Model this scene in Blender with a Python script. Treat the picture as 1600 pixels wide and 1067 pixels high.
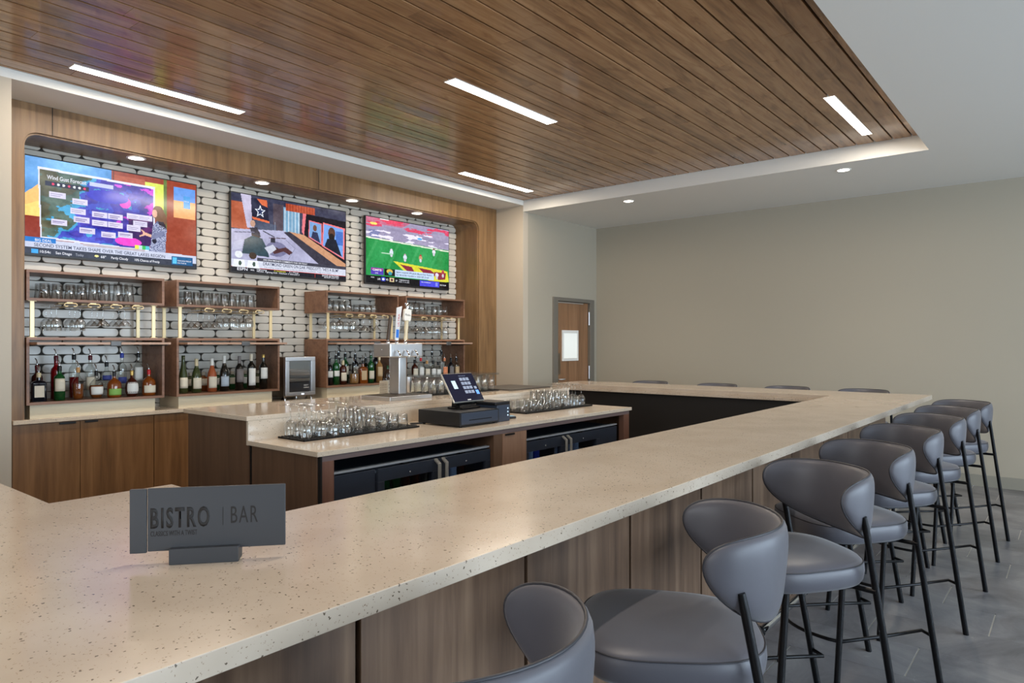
import bpy, math, random
import numpy as np
from mathutils import Vector, Matrix
random.seed(7); rng = np.random.RandomState(7)
PI = math.pi
S = bpy.context.scene
C = S.collection
for o in list(bpy.data.objects): bpy.data.objects.remove(o)

# ------------------------------------------------------------------ camera, world, light, exposure
cam = bpy.data.objects.new('camera', bpy.data.cameras.new('camera')); C.objects.link(cam)
cam.location = (0, 0, 1.5)
cam.rotation_euler = (PI/2, 0, -math.radians(90-39.229))
cam.data.sensor_width = 36; cam.data.lens = 1084/1600*36
cam.data.shift_y = 2.5/1600; cam.data.clip_start = .05
S.camera = cam
S.view_settings.view_transform = 'Standard'; S.view_settings.look = 'None'
S.cycles.transparent_max_bounces = 48; S.cycles.max_bounces = 10
S.view_settings.exposure = 0.0; S.view_settings.gamma = 1; S.view_settings.use_curve_mapping = False
W = bpy.data.worlds.new('sky'); S.world = W; W.use_nodes = True
bg = W.node_tree.nodes['Background']; bg.inputs[0].default_value = (.55, .72, 1, 1); bg.inputs[1].default_value = 1.6

def area(name, loc, direc, sx, sy, power, col, spread=None):
    l = bpy.data.lights.new(name, 'AREA'); l.shape = 'RECTANGLE'; l.size = sx; l.size_y = sy
    l.energy = power; l.color = col
    if spread: l.spread = spread
    o = bpy.data.objects.new(name, l); C.objects.link(o); o.location = loc
    o.rotation_euler = Vector(direc).to_track_quat('-Z', 'Y').to_euler()
    return o
WARM = (1, .87, .72)
DAY = (.72, .86, 1.0)
# daylight coming in through the window wall behind the camera
for i, x in enumerate((.2, 3.4, 6.6)):
    area('daylight', (x, -5.7, 1.62), (0, 1, -.12), 2.7, 2.5, 262, DAY)
area('side_fill', (-3.45, 1.0, 1.7), (1, .1, -.1), 3.2, 2.4, 105, (1, .95, .88))  # added fill from a guessed, unseen side window, lifts the near bar top

# ------------------------------------------------------------------ materials
def lin(c):
    return tuple(((v/255)/12.92 if v/255 <= .04045 else ((v/255+.055)/1.055)**2.4) for v in c)
def srgb(h): return lin(h) + (1,)
MATS = {}
def mat(name, col=(200, 200, 200), rough=.5, metal=0, emit=None, es=1, trans=0, alpha=1, spec=.5, coat=0, ior=1.45, sheen=0):
    if name in MATS: return MATS[name]
    m = bpy.data.materials.new(name); m.use_nodes = True; MATS[name] = m
    b = m.node_tree.nodes['Principled BSDF']
    b.inputs['Base Color'].default_value = srgb(col); b.inputs['Roughness'].default_value = rough
    b.inputs['Metallic'].default_value = metal; b.inputs['Transmission Weight'].default_value = trans
    b.inputs['Specular IOR Level'].default_value = spec; b.inputs['Coat Weight'].default_value = coat
    b.inputs['IOR'].default_value = ior; b.inputs['Alpha'].default_value = alpha
    b.inputs['Sheen Weight'].default_value = sheen
    if emit: b.inputs['Emission Color'].default_value = srgb(emit); b.inputs['Emission Strength'].default_value = es
    return m
class NT:
    def __init__(s, m): s.t = m.node_tree; s.b = s.t.nodes['Principled BSDF']
    def n(s, typ, **kw):
        nd = s.t.nodes.new(typ)
        for k, v in kw.items():
            if k[0] == '_': nd.inputs[k[1:].replace('_', ' ')].default_value = v
            else: setattr(nd, k, v)
        return nd
    def l(s, a, b): s.t.links.new(a, b)
    def coords(s, scale=(1, 1, 1), rot=(0, 0, 0), out='Object'):
        tc = s.n('ShaderNodeTexCoord'); mp = s.n('ShaderNodeMapping')
        mp.inputs['Scale'].default_value = scale; mp.inputs['Rotation'].default_value = rot
        s.l(tc.outputs[out], mp.inputs['Vector']); return mp.outputs[0]
    def ramp(s, fac, stops):
        r = s.n('ShaderNodeValToRGB'); e = r.color_ramp.elements
        while len(e) < len(stops): e.new(.5)
        for i, (p, c) in enumerate(stops): e[i].position = p; e[i].color = c if len(c) == 4 else srgb(c)
        s.l(fac, r.inputs[0]); return r.outputs[0]
    def mix(s, a, b, f, mode='MIX'):
        m = s.n('ShaderNodeMix', data_type='RGBA', blend_type=mode)
        for sock, v in ((m.inputs[6], a), (m.inputs[7], b), (m.inputs[0], f)):
            if hasattr(v, 'is_linked'): s.l(v, sock)
            else: sock.default_value = v
        return m.outputs[2]
    def noise(s, vec, sc, det=4, rough=.5, dist=0):
        n = s.n('ShaderNodeTexNoise'); n.inputs['Scale'].default_value = sc; n.inputs['Detail'].default_value = det
        n.inputs['Roughness'].default_value = rough; n.inputs['Distortion'].default_value = dist
        s.l(vec, n.inputs['Vector']); return n.outputs['Fac']
    def bump(s, h, strength=.1, dist=.01):
        b = s.n('ShaderNodeBump'); b.inputs['Strength'].default_value = strength; b.inputs['Distance'].default_value = dist
        s.l(h, b.inputs['Height']); s.l(b.outputs[0], s.b.inputs['Normal'])

def wood(name, dark, mid, light, axis='Z', rough=.38, island=False, scale=1.0, coat=0, knots=0):
    m = mat(name, mid, rough, coat=coat); t = NT(m)
    sc = {'X': (.25, 4, 4), 'Y': (4, .25, 4), 'Z': (4, 4, .25)}[axis]
    sc = tuple(v*scale for v in sc)
    vec = t.coords(sc)
    if island:
        g = t.n('ShaderNodeNewGeometry'); cx = t.n('ShaderNodeCombineXYZ')
        mu = t.n('ShaderNodeMath', operation='MULTIPLY'); mu.inputs[1].default_value = 37
        t.l(g.outputs['Random Per Island'], mu.inputs[0])
        for i in range(3): t.l(mu.outputs[0], cx.inputs[i])
        ad = t.n('ShaderNodeVectorMath', operation='ADD'); t.l(vec, ad.inputs[0]); t.l(cx.outputs[0], ad.inputs[1]); vec = ad.outputs[0]
    a = t.noise(vec, 1.3, 3, .5, 1.6)
    b = t.noise(vec, 9, 6, .6, .4)
    mm = t.n('ShaderNodeMath', operation='MULTIPLY_ADD'); mm.inputs[1].default_value = .45
    mu2 = t.n('ShaderNodeMath', operation='MULTIPLY'); mu2.inputs[1].default_value = .55
    t.l(a, mu2.inputs[0]); t.l(b, mm.inputs[0]); t.l(mu2.outputs[0], mm.inputs[2])
    col = t.ramp(mm.outputs[0], [(.3, dark), (.5, mid), (.72, light)])
    if knots:
        k = t.noise(t.coords(tuple(v*.9 for v in ({'X': (1.2, 5, 5)}.get(axis, (5, 5, 1.2))))), 1.5, 3, .6, 2.5)
        kr = t.ramp(k, [(.5, (1, 1, 1, 1)), (.75, (.62, .55, .5, 1))])
        col = t.mix(col, kr, 1.0, 'MULTIPLY')
    if island:
        v = t.ramp(g.outputs['Random Per Island'], [(0, (.90, .88, .87, 1)), (1, (1.14, 1.12, 1.10, 1))])
        col = t.mix(col, v, 1.0, 'MULTIPLY')
    t.l(col, t.b.inputs['Base Color'])
    t.bump(b, .06, .004)
    return m

WAL = wood('walnut', (88, 62, 38), (120, 86, 54), (142, 106, 70))
WALP = wood('walnut_lit', (94, 69, 46), (128, 97, 64), (150, 118, 82), scale=1.1)  # same walnut, with the portal's lit tone put into the colour
WALD = wood('walnut_shaded', (78, 56, 42), (98, 72, 54), (112, 84, 64), rough=.45)  # same walnut, with the station's shade put into the colour
WALB = wood('walnut_bar', (62, 45, 34), (100, 77, 60), (134, 108, 86), rough=.42, scale=.8)
WALX = wood('walnut_shelf', (100, 70, 52), (132, 96, 74), (150, 114, 90), axis='X')
PINKW = wood('walnut_edge', (150, 118, 98), (172, 138, 116), (184, 150, 128), axis='X')
CEILW = wood('ceiling_walnut', (108, 78, 52), (158, 120, 84), (190, 152, 112), axis='X', rough=.24, island=True, knots=1, coat=.15)

def paint(name, col, rough=.7):
    m = mat(name, col, rough); t = NT(m)
    t.bump(t.noise(t.coords((1, 1, 1)), 180, 2), .05, .002); return m
WALL = paint('wall_paint', (166, 158, 142))
WALLL = paint('wall_paint_light', (186, 175, 158))
CEILP = paint('ceiling_paint', (224, 222, 216))
GROUT = mat('grout', (52, 48, 42), .8)
TILE = mat('white_tile', (206, 199, 187), .22)
def tile_mat():
    t = NT(TILE); n = t.noise(t.coords((1, 1, 1)), 3, 3)
    c = t.ramp(n, [(.35, (192, 185, 173)), (.65, (210, 203, 191))]); t.l(c, t.b.inputs['Base Color'])
tile_mat()

def quartz(name, base, base2, speck, gate=.52, sc=95):
    m = mat(name, base, .16, spec=.5); t = NT(m); v0 = t.coords((1, 1, 1))
    n = t.noise(v0, 5, 4); col = t.ramp(n, [(.35, base), (.65, base2)])
    def chips(scale, thr, g, c, col, k):
        dn = t.n('ShaderNodeTexNoise'); dn.inputs['Scale'].default_value = scale*1.2; t.l(v0, dn.inputs['Vector'])
        mx = t.mix(v0, dn.outputs['Color'], .012)
        vo = t.n('ShaderNodeTexVoronoi'); vo.inputs['Scale'].default_value = scale; t.l(mx, vo.inputs['Vector'])
        lt = t.n('ShaderNodeMath', operation='LESS_THAN'); lt.inputs[1].default_value = thr; t.l(vo.outputs['Distance'], lt.inputs[0])
        sp = t.n('ShaderNodeSeparateColor'); t.l(vo.outputs['Color'], sp.inputs[0])
        gt = t.n('ShaderNodeMath', operation='GREATER_THAN'); gt.inputs[1].default_value = g; t.l(sp.outputs[k], gt.inputs[0])
        mu = t.n('ShaderNodeMath', operation='MULTIPLY'); t.l(lt.outputs[0], mu.inputs[0]); t.l(gt.outputs[0], mu.inputs[1])
        return t.mix(col, srgb(c), mu.outputs[0])
    col = chips(sc, .22, gate, speck, col, 0)
    col = chips(sc*2.0, .24, .80, (132, 112, 92), col, 1)
    col = chips(sc*.7, .13, .78, speck, col, 2)
    t.l(col, t.b.inputs['Base Color']); return m
QUARTZ = quartz('quartz_tan', (182, 166, 148), (190, 175, 158), (92, 80, 66), .80)
QUARTZ2 = quartz('quartz_island', (204, 188, 168), (210, 196, 178), (112, 98, 82), .8)
QUARTZ2.node_tree.nodes['Principled BSDF'].inputs['Roughness'].default_value = .09

def floor_mat():
    m = mat('slate_tile', (120, 118, 116), .32); t = NT(m); v = t.coords()
    n1 = t.noise(v, 2.2, 6, .65, 1.2); n2 = t.noise(v, 9, 8, .7, 2.0)
    col = t.ramp(n1, [(.3, (92, 90, 92)), (.5, (120, 118, 120)), (.72, (146, 143, 142))])
    c2 = t.ramp(n2, [(.45, (1, 1, 1, 1)), (.62, (1.0, 1.0, 1.0, 1)), (.70, (1.5, 1.47, 1.42, 1))])
    col = t.mix(col, c2, 1, 'MULTIPLY'); 
    g = t.n('ShaderNodeNewGeometry')
    iv = t.ramp(g.outputs['Random Per Island'], [(0, (.88, .88, .88, 1)), (1, (1.08, 1.08, 1.08, 1))])
    col = t.mix(col, iv, 1, 'MULTIPLY'); t.l(col, t.b.inputs['Base Color'])
    t.bump(n2, .12, .004)
    return m
SLATE = floor_mat()
BASEB = mat('baseboard_stone', (142, 138, 126), .4)
VINYL = mat('stool_vinyl', (76, 75, 82), .42, sheen=.2)
def vin():
    t = NT(VINYL); v = t.coords((1, 1, 1))
    t.bump(t.noise(v, 260, 3), .08, .001)
vin()
VINYLS = mat('stool_piping', (46, 45, 50), .45)
STITCH = mat('stitching', (150, 150, 158), .6)
BLACKM = mat('black_metal', (24, 24, 26), .35, .6)
BLACK = mat('black_plastic', (26, 27, 30), .4)
BLACKS = mat('black_blue_lit', (60, 68, 82), .3)  # bluish light reflected by the drawer front is put into this colour
NAVY = mat('cooler_black', (46, 51, 62), .32)
DARKV = mat('dark_void', (12, 10, 9), .8)
DARKL = mat('dark_laminate', (22, 19, 17), .55)
STEEL = mat('brushed_steel', (208, 210, 214), .38, 1)
STEELD = mat('steel_side', (150, 140, 128), .35, 1)
CHROME = mat('chrome', (225, 228, 232), .08, 1)
BRASS = mat('brass', (226, 204, 158), .35, .35)
PULL = mat('black_pull', (18, 18, 18), .4)
CREAM = mat('cream_riser', (214, 204, 178), .5)
LIGHTE = mat('strip_light_diffuser', (255, 250, 240), .5, emit=(255, 244, 226), es=17)
DOWNE = mat('downlight_diffuser', (255, 250, 240), .5, emit=(255, 242, 222), es=14)
WHITEM = mat('white_trim', (232, 230, 224), .5)
SIGNM = mat('sign_charcoal', (54, 55, 58), .5)
SIGNT = mat('sign_engraving', (28, 24, 22), .7)
PAPER = mat('frosted_pane', (236, 238, 232), .4, emit=(236, 240, 234), es=.35)
DOORM = mat('door_frame_grey', (112, 106, 96), .5)
MATB = mat('rubber_mat', (34, 31, 29), .6)

def glassm(name, tint=(.97, .985, .98), k=.75, rough=.02, base=.035):
    m = bpy.data.materials.new(name); m.use_nodes = True; MATS[name] = m; t = m.node_tree; t.nodes.clear()
    out = t.nodes.new('ShaderNodeOutputMaterial'); mx = t.nodes.new('ShaderNodeMixShader')
    tr = t.nodes.new('ShaderNodeBsdfTransparent'); tr.inputs[0].default_value = tint + (1,)
    gl = t.nodes.new('ShaderNodeBsdfGlossy'); gl.inputs['Roughness'].default_value = rough
    lw = t.nodes.new('ShaderNodeLayerWeight'); lw.inputs['Blend'].default_value = .5
    pw = t.nodes.new('ShaderNodeMath'); pw.operation = 'POWER'; pw.inputs[1].default_value = 2.4
    mu = t.nodes.new('ShaderNodeMath'); mu.operation = 'MULTIPLY_ADD'; mu.inputs[1].default_value = k; mu.inputs[2].default_value = base; mu.use_clamp = True
    t.links.new(lw.outputs['Facing'], pw.inputs[0]); t.links.new(pw.outputs[0], mu.inputs[0]); t.links.new(mu.outputs[0], mx.inputs[0])
    t.links.new(tr.outputs[0], mx.inputs[1]); t.links.new(gl.outputs[0], mx.inputs[2]); t.links.new(mx.outputs[0], out.inputs[0])
    return m
GLASS = glassm('clear_glass', (.985, .99, .988), 1.0, .02, .07)
PANE = glassm('window_pane', (.98, .99, .99), .6)
DARKPANE = glassm('cooler_pane', (.8, .82, .86), .8, .03, .06)

# ------------------------------------------------------------------ mesh helpers
class MB:
    def __init__(s): s.v = []; s.f = []; s.smooth = []
    def add(s, vs, fs, sm=False):
        n = len(s.v); s.v += [tuple(v) for v in vs]; s.f += [tuple(i+n for i in f) for f in fs]; s.smooth += [sm]*len(fs); return s
    def box(s, x0, x1, y0, y1, z0, z1):
        if x0 > x1: x0, x1 = x1, x0
        if y0 > y1: y0, y1 = y1, y0
        if z0 > z1: z0, z1 = z1, z0
        return s.add([(x, y, z) for z in (z0, z1) for y in (y0, y1) for x in (x0, x1)],
                     [(0, 2, 3, 1), (4, 5, 7, 6), (0, 1, 5, 4), (2, 6, 7, 3), (0, 4, 6, 2), (1, 3, 7, 5)])
    def prism(s, poly, z0, z1, axis='Z'):
        n = len(poly)
        def P(a, b, c): return {'Z': (a, b, c), 'Y': (a, c, b), 'X': (c, a, b)}[axis]
        vs = [P(a, b, z0) for a, b in poly] + [P(a, b, z1) for a, b in poly]
        fs = [tuple(range(n))[::-1], tuple(range(n, 2*n))] + [(i, (i+1) % n, (i+1) % n+n, i+n) for i in range(n)]
        return s.add(vs, fs)
    def tube(s, pts, r, n=10, closed=False, caps=True, r_end=None):
        pts = [Vector(p) for p in pts]; m = len(pts); vs = []; up = None
        for i, p in enumerate(pts):
            if closed: d = pts[(i+1) % m]-pts[i-1]
            else: d = pts[min(i+1, m-1)]-pts[max(i-1, 0)]
            d.normalize()
            if up is None:
                up = Vector((0, 0, 1)) if abs(d.z) < .9 else Vector((1, 0, 0))
            up = (up - d*up.dot(d)).normalized(); w = d.cross(up)
            rr = r if r_end is None else r+(r_end-r)*i/(m-1)
            vs += [p+(up*math.cos(2*PI*k/n)+w*math.sin(2*PI*k/n))*rr for k in range(n)]
        fs = []
        for i in range(m if closed else m-1):
            for k in range(n):
                a, b = i*n+k, i*n+(k+1) % n; c, d = ((i+1) % m)*n+(k+1) % n, ((i+1) % m)*n+k
                fs.append((a, d, c, b))
        s.add(vs, fs, True)
        if caps and not closed:
            s.add(vs[:n], [tuple(range(n))]); s.add(vs[-n:], [tuple(range(n))[::-1]])
        return s
    def lathe(s, prof, n=20, loc=(0, 0, 0), closed=False, sx=1, sy=1, smooth=True):
        vs = []; m = len(prof)
        for r, z in prof:
            for k in range(n):
                a = 2*PI*k/n; vs.append((loc[0]+r*math.cos(a)*sx, loc[1]+r*math.sin(a)*sy, loc[2]+z))
        fs = []
        for i in range(m if closed else m-1):
            j = (i+1) % m
            for k in range(n):
                fs.append((i*n+k, i*n+(k+1) % n, j*n+(k+1) % n, j*n+k))
        return s.add(vs, fs, smooth)
    def data(s, name, m=None):
        me = bpy.data.meshes.new(name); me.from_pydata(s.v, [], s.f); me.validate(); me.update()
        if len(me.polygons) == len(s.smooth): me.polygons.foreach_set('use_smooth', s.smooth)
        if m: me.materials.append(m)
        return me
    def build(s, name, m, parent=None, bevel=0, seg=2, loc=None, subsurf=0):
        o = bpy.data.objects.new(name, s.data(name, m)); C.objects.link(o)
        if parent: o.parent = parent
        if loc: o.location = loc
        if bevel:
            b = o.modifiers.new('bevel', 'BEVEL'); b.width = bevel; b.segments = seg; b.limit_method = 'ANGLE'
            if seg > 1: o.modifiers.new('wn', 'WEIGHTED_NORMAL'); o.data.polygons.foreach_set('use_smooth', [True]*len(o.data.polygons))
        if subsurf:
            b = o.modifiers.new('sub', 'SUBSURF'); b.levels = subsurf; b.render_levels = subsurf
        return o
def B(*a): return MB().box(*a)
def tag(o, label=None, cat=None, group=None, kind=None):
    if label: o['label'] = label
    if cat: o['category'] = cat
    if group: o['group'] = group
    if kind: o['kind'] = kind
    return o
def thing(name, label, cat, loc=(0, 0, 0), rz=0, group=None):
    o = bpy.data.objects.new(name, None); C.objects.link(o); o.location = loc; o.rotation_euler = (0, 0, rz)
    o.empty_display_size = .05
    return tag(o, label, cat, group)
def struct(o, label=None): o['kind'] = 'structure'; 
def st(mb, name, m, label=None, bevel=0):
    o = mb.build(name, m, bevel=bevel); o['kind'] = 'structure'
    if label: o['label'] = label
    return o
def dup(root, loc, rz=None, label=None, group=None):
    r = root.copy(); C.objects.link(r); r.location = loc
    if rz is not None: r.rotation_euler = (0, 0, rz)
    if label: r['label'] = label
    if group: r['group'] = group
    for ch in list(root.children):
        c = ch.copy(); C.objects.link(c); c.parent = r
        for g in ch.children:
            d = g.copy(); C.objects.link(d); d.parent = c
    return r
def inst(me, name, loc, label, cat, group=None, rz=0, sc=None):
    o = bpy.data.objects.new(name, me); C.objects.link(o); o.location = loc; o.rotation_euler = (0, 0, rz)
    if sc: o.scale = sc
    return tag(o, label, cat, group)
def text(name, s, h, m, parent=None, w=None, M=None, ext=.0006, align='LEFT', bold=0, space=1):
    """text of capital height h and width w, in the local XY plane of matrix M"""
    cu = bpy.data.curves.new(name, 'FONT'); cu.body = s; cu.size = 1; cu.extrude = 0; cu.offset = bold; cu.resolution_u = 3; cu.space_character = space
    ob = bpy.data.objects.new('tmp', cu); C.objects.link(ob)
    dg = bpy.context.evaluated_depsgraph_get(); dg.update()
    me = bpy.data.meshes.new_from_object(ob.evaluated_get(dg)); bpy.data.objects.remove(ob); bpy.data.curves.remove(cu)
    co = np.zeros(len(me.vertices)*3); me.vertices.foreach_get('co', co); co = co.reshape(-1, 3)
    x0, x1 = co[:, 0].min(), co[:, 0].max()
    sy = h/.69; sx = (w/(x1-x0)) if w else sy
    co[:, 0] = (co[:, 0]-x0)*sx; co[:, 1] *= sy
    if align == 'CENTER': co[:, 0] -= (x1-x0)*sx/2
    if align == 'RIGHT': co[:, 0] -= (x1-x0)*sx
    me.vertices.foreach_set('co', co.ravel()); me.name = name
    me.materials.clear(); me.materials.append(m)
    o = bpy.data.objects.new(name, me); C.objects.link(o)
    if parent: o.parent = parent
    if M is not None: o.matrix_local = M
    if ext:
        so = o.modifiers.new('thick', 'SOLIDIFY'); so.thickness = ext; so.offset = 1
    return o
def FY(x, y, z): return Matrix.Translation((x, y, z)) @ Matrix.Rotation(PI/2, 4, 'X')      # text facing -Y

# ------------------------------------------------------------------ the room
YB = 6.38; YP = 5.98; YC = 5.53; XR = 8.75; XT = 7.0; ZL = 3.19; ZS = 3.27; ZW = 3.33
XL = -3.2; YF = -5.4
# floor: slate tiles .375 x .75, end joints stepping
st(B(XL, XR, YF, YB+.2, -.06, -.004), 'floor', mat('grout_grey', (216, 212, 204), .7))
fl = MB()
xi = 3.54-.376*19; k = -19
while xi < XR:
    off = .606+.25*((k) % 3) - .75*12
    y = off
    while y < YB:
        y0, y1 = max(y+.0035, YF), min(y+.75-.0035, YB+.1); x0, x1 = max(xi+.0006, XL), min(xi+.376-.0006, XR)
        if y1 > y0+.01 and x1 > x0+.01: fl.box(x0, x1, y0, y1, -.02, 0)
        y += .75
    xi += .376; k += 1
o = fl.build('floor_tiles', SLATE); o['kind'] = 'structure'
# walls
st(B(XR, XR+.15, YF, YC+.2, 0, ZL+.3), 'wall_right', WALL)
wb = MB().box(XT+.1, 7.68, YC, YC+.12, 0, ZL+.3).box(8.625, XR+.15, YC, YC+.12, 0, ZL+.3).box(7.68, 8.625, YC, YC+.12, 2.12, ZL+.3).box(7.68, 8.625, YC+.10, YC+.12, 0, 2.12)
st(wb, 'wall_back', WALL)
st(B(XT, XT+.10, YC, YP+.4, 0, ZW+.1), 'wall_pier', WALLL)
st(B(XL, 1.478, YC, YP+.4, 0, ZS), 'wall_column', WALLL)
st(B(1.478, XT, YB+.012, YB+.15, 0, 3.4), 'wall_niche', GROUT)
st(B(XL-.15, XL, YF, -.7, 0, 3.5), 'wall_left', WALL)
st(B(XL-.15, XL, 2.7, YP+.4, 0, 3.5), 'wall_left', WALL)
st(MB().box(XL-.15, XL, -.7, 2.7, 0, .45).box(XL-.15, XL, -.7, 2.7, 2.95, 3.5), 'wall_left', WALL)
wf = MB().box(XL, XR, YF-.15, YF, 0, .3).box(XL, XR, YF-.15, YF, 2.9, 3.5)
for a, b in ((XL, -1.2), (1.6, 1.8), (4.8, 5.0), (8.0, XR)): wf.box(a, b, YF-.15, YF, .3, 2.9)
st(wf, 'wall_front', WALL)
for i, (a, b) in enumerate(((-1.2, 1.6), (1.8, 4.8), (5.0, 8.0))):
    w = MB().box(a, b, YF-.1, YF-.05, .3, .36).box(a, b, YF-.1, YF-.05, 2.84, 2.9).box(a, a+.06, YF-.1, YF-.05, .36, 2.84).box(b-.06, b, YF-.1, YF-.05, .36, 2.84).box((a+b)/2-.025, (a+b)/2+.025, YF-.1, YF-.05, .36, 2.84)
    f = st(w, 'window_%d' % (i+1), BLACKM)
    MB().box(a+.06, b-.06, YF-.078, YF-.072, .36, 2.84).build('pane', PANE, f)
w = MB().box(XL-.1, XL-.05, -.7, 2.7, .45, .51).box(XL-.1, XL-.05, -.7, 2.7, 2.89, 2.95).box(XL-.1, XL-.05, -.7, -.64, .51, 2.89).box(XL-.1, XL-.05, 2.64, 2.7, .51, 2.89)
f = st(w, 'window_4', BLACKM); MB().box(XL-.078, XL-.072, -.64, 2.64, .51, 2.89).build('pane', PANE, f)  # guessed side window, unseen, added to go with the side fill
# ceilings
TY0 = 1.012; TX0 = -2.4
st(MB().box(XT, XR+.15, YF-.15, YC, ZL, ZL+.4).box(XL-.15, XT, YF-.15, TY0, ZL, ZL+.4).box(XL-.15, TX0, TY0, YC, ZL, ZL+.4), 'ceiling', CEILP)
st(MB().box(XL, XT, YC+.02, YP+.4, ZS, ZS+.3).box(XL, XT, YC-.0, YC+.02, ZS, ZW+.03), 'ceiling_soffit', CEILP)
st(B(TX0, XT, TY0, YC, ZW+.035, ZW+.2), 'ceiling_backing', DARKV)
pl = MB(); j = 0; strips = [(1.71, 2.91, 5.10, 5.19), (3.463, 4.672, 3.335, 3.435), (5.475, 6.675, 1.396, 1.472), (5.42, 6.62, 5.075, 5.17), (.75, 1.95, 1.396, 1.472)]
y = 1.139-.15
while y < YC:
    y0, y1 = max(y+.007, TY0), min(y+.15-.007, YC-.012)
    x = TX0 - random.random()*1.2
    while x < XT:
        L = random.choice([.9, 1.2, 1.5, 1.8, 2.1]); x0, x1 = max(x, TX0), min(x+L, XT-.012)
        if x1 > x0+.01 and y1 > y0+.01: pl.box(x0+.0004, x1-.0004, y0, y1, ZW, ZW+.02)
        x += L
    y += .15; j += 1
o = pl.build('ceiling_planks', CEILW, bevel=.0015, seg=1); o['kind'] = 'structure'; o['label'] = 'walnut plank ceiling panel set in the tray above the bar'
# strip lights: recessed linear fixtures; last one unseen, added to brighten the bar
names = ['linear strip light left above the televisions', 'linear strip light in the middle of the plank ceiling', 'linear strip light at the right front corner of the plank ceiling', 'linear strip light near the far back corner above the third television', 'linear strip light added unseen to brighten the near end of the bar']
for (x0, x1, y0, y1), nm in zip(strips, names):
    t = thing('strip_light', 'glowing white '+nm, 'ceiling light', ((x0+x1)/2, (y0+y1)/2, ZW-.003), 0, 'linear lights in the plank ceiling')
    cx, cy = (x0+x1)/2, (y0+y1)/2; a, b = (x1-x0)/2, (y1-y0)/2
    MB().box(-a-.004, a+.004, -b-.004, -b, -.002, .02).box(-a-.004, a+.004, b, b+.004, -.002, .02).box(-a-.004, -a, -b, b, -.002, .02).box(a, a+.004, -b, b, -.002, .02).build('housing', WHITEM, t)
    MB().box(-a, a, -b, b, -.001, .012).build('diffuser', LIGHTE, t)
    area('strip_lamp', (cx, cy, ZW-.012), (0, 0, -1), x1-x0, y1-y0, 27, WARM)
# downlights
def downlight(x, y, z, r, label, power, group, em=DOWNE):
    t = thing('downlight', label, 'ceiling light', (x, y, z), 0, group)
    MB().lathe([(r*1.28, 0), (r*1.25, -.004), (r, -.005), (r, 0)], 28).build('trim_ring', WHITEM, t)
    MB().lathe([(.001, -.003), (r, -.003)], 28).build('lens', em, t)
    l = bpy.data.lights.new('downlight_lamp', 'SPOT'); l.energy = power; l.spot_size = math.radians(115); l.spot_blend = .9; l.color = WARM; l.shadow_soft_size = r
    o = bpy.data.objects.new('downlight_lamp', l); C.objects.link(o); o.location = (x, y, z-.02)
for x, y, nm in ((7.27, 4.146, 'nearer the door'), (7.29, 1.776, 'over the far corner of the bar')):
    downlight(x, y, ZL, .055, 'round recessed downlight in the grey ceiling '+nm, 40, 'downlights in the painted ceiling')
for x, nm in ((2.478, 'above the left television'), (3.619, 'above the gap before the middle television'), (4.679, 'above the right end of the middle television'), (5.619, 'above the right television')):
    downlight(x*1.011, 6.10, 3.046, .058, 'round recessed downlight in the wooden niche top '+nm, 14, 'downlights in the niche')
# baseboard
st(MB().box(XR-.014, XR, YF, YC, 0, .12), 'baseboard_right', BASEB)
st(MB().box(XT+.1, 7.64, YC-.014, YC, 0, .12).box(8.665, XR-.014, YC-.014, YC, 0, .12), 'baseboard_back', BASEB)
# wooden portal around the niche
def portal():
    x0, x1, zt = 1.478, XT, ZS; a, b, h, r = 1.672, 6.655, 3.06, .10
    mb = MB(); yf, yb = YP, YP+.03
    # outline ring as quads between outer rectangle and rounded opening
    inner = [(a, 0), (a, h-r)] + [(a+r-r*math.cos(t), h-r+r*math.sin(t)) for t in np.linspace(0, PI/2, 9)[1:-1]] + [(a+r, h), (b-r, h)] + \
            [(b-r+r*math.sin(t), h-r+r*math.cos(t)) for t in np.linspace(0, PI/2, 9)[1:-1]] + [(b, h-r), (b, 0)]
    poly = [(x0, 0), (x0, zt), (x1-.001, zt), (x1-.001, 0)] + inner[::-1]
    mb.prism(poly, yf, yb, 'Y')
    o = mb.build('trim_1', WALP, bevel=.003); o['kind'] = 'structure'; o['label'] = 'wood veneer surround framing the tiled niche'
    # lining of the niche
    vs = []; n = len(inner)
    for (x, z) in inner: vs += [(x, yf+.02, z), (x, YB+.012, z)]
    ln = MB().add(vs, [(2*i, 2*i+2, 2*i+3, 2*i+1) for i in range(n-1)], False)
    o = ln.build('trim_2', WALP); o['kind'] = 'structure'; o['label'] = 'wood lining of the niche sides and top'
    so = o.modifiers.new('s', 'SOLIDIFY'); so.thickness = .012
    sm = MB()
    for x, in ((1.857,), (4.219,)): sm.box(x-.003, x+.003, yf-.0006, yf, h, zt)
    o = sm.build('trim_3', DARKV); o['kind'] = 'structure'
portal()
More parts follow.
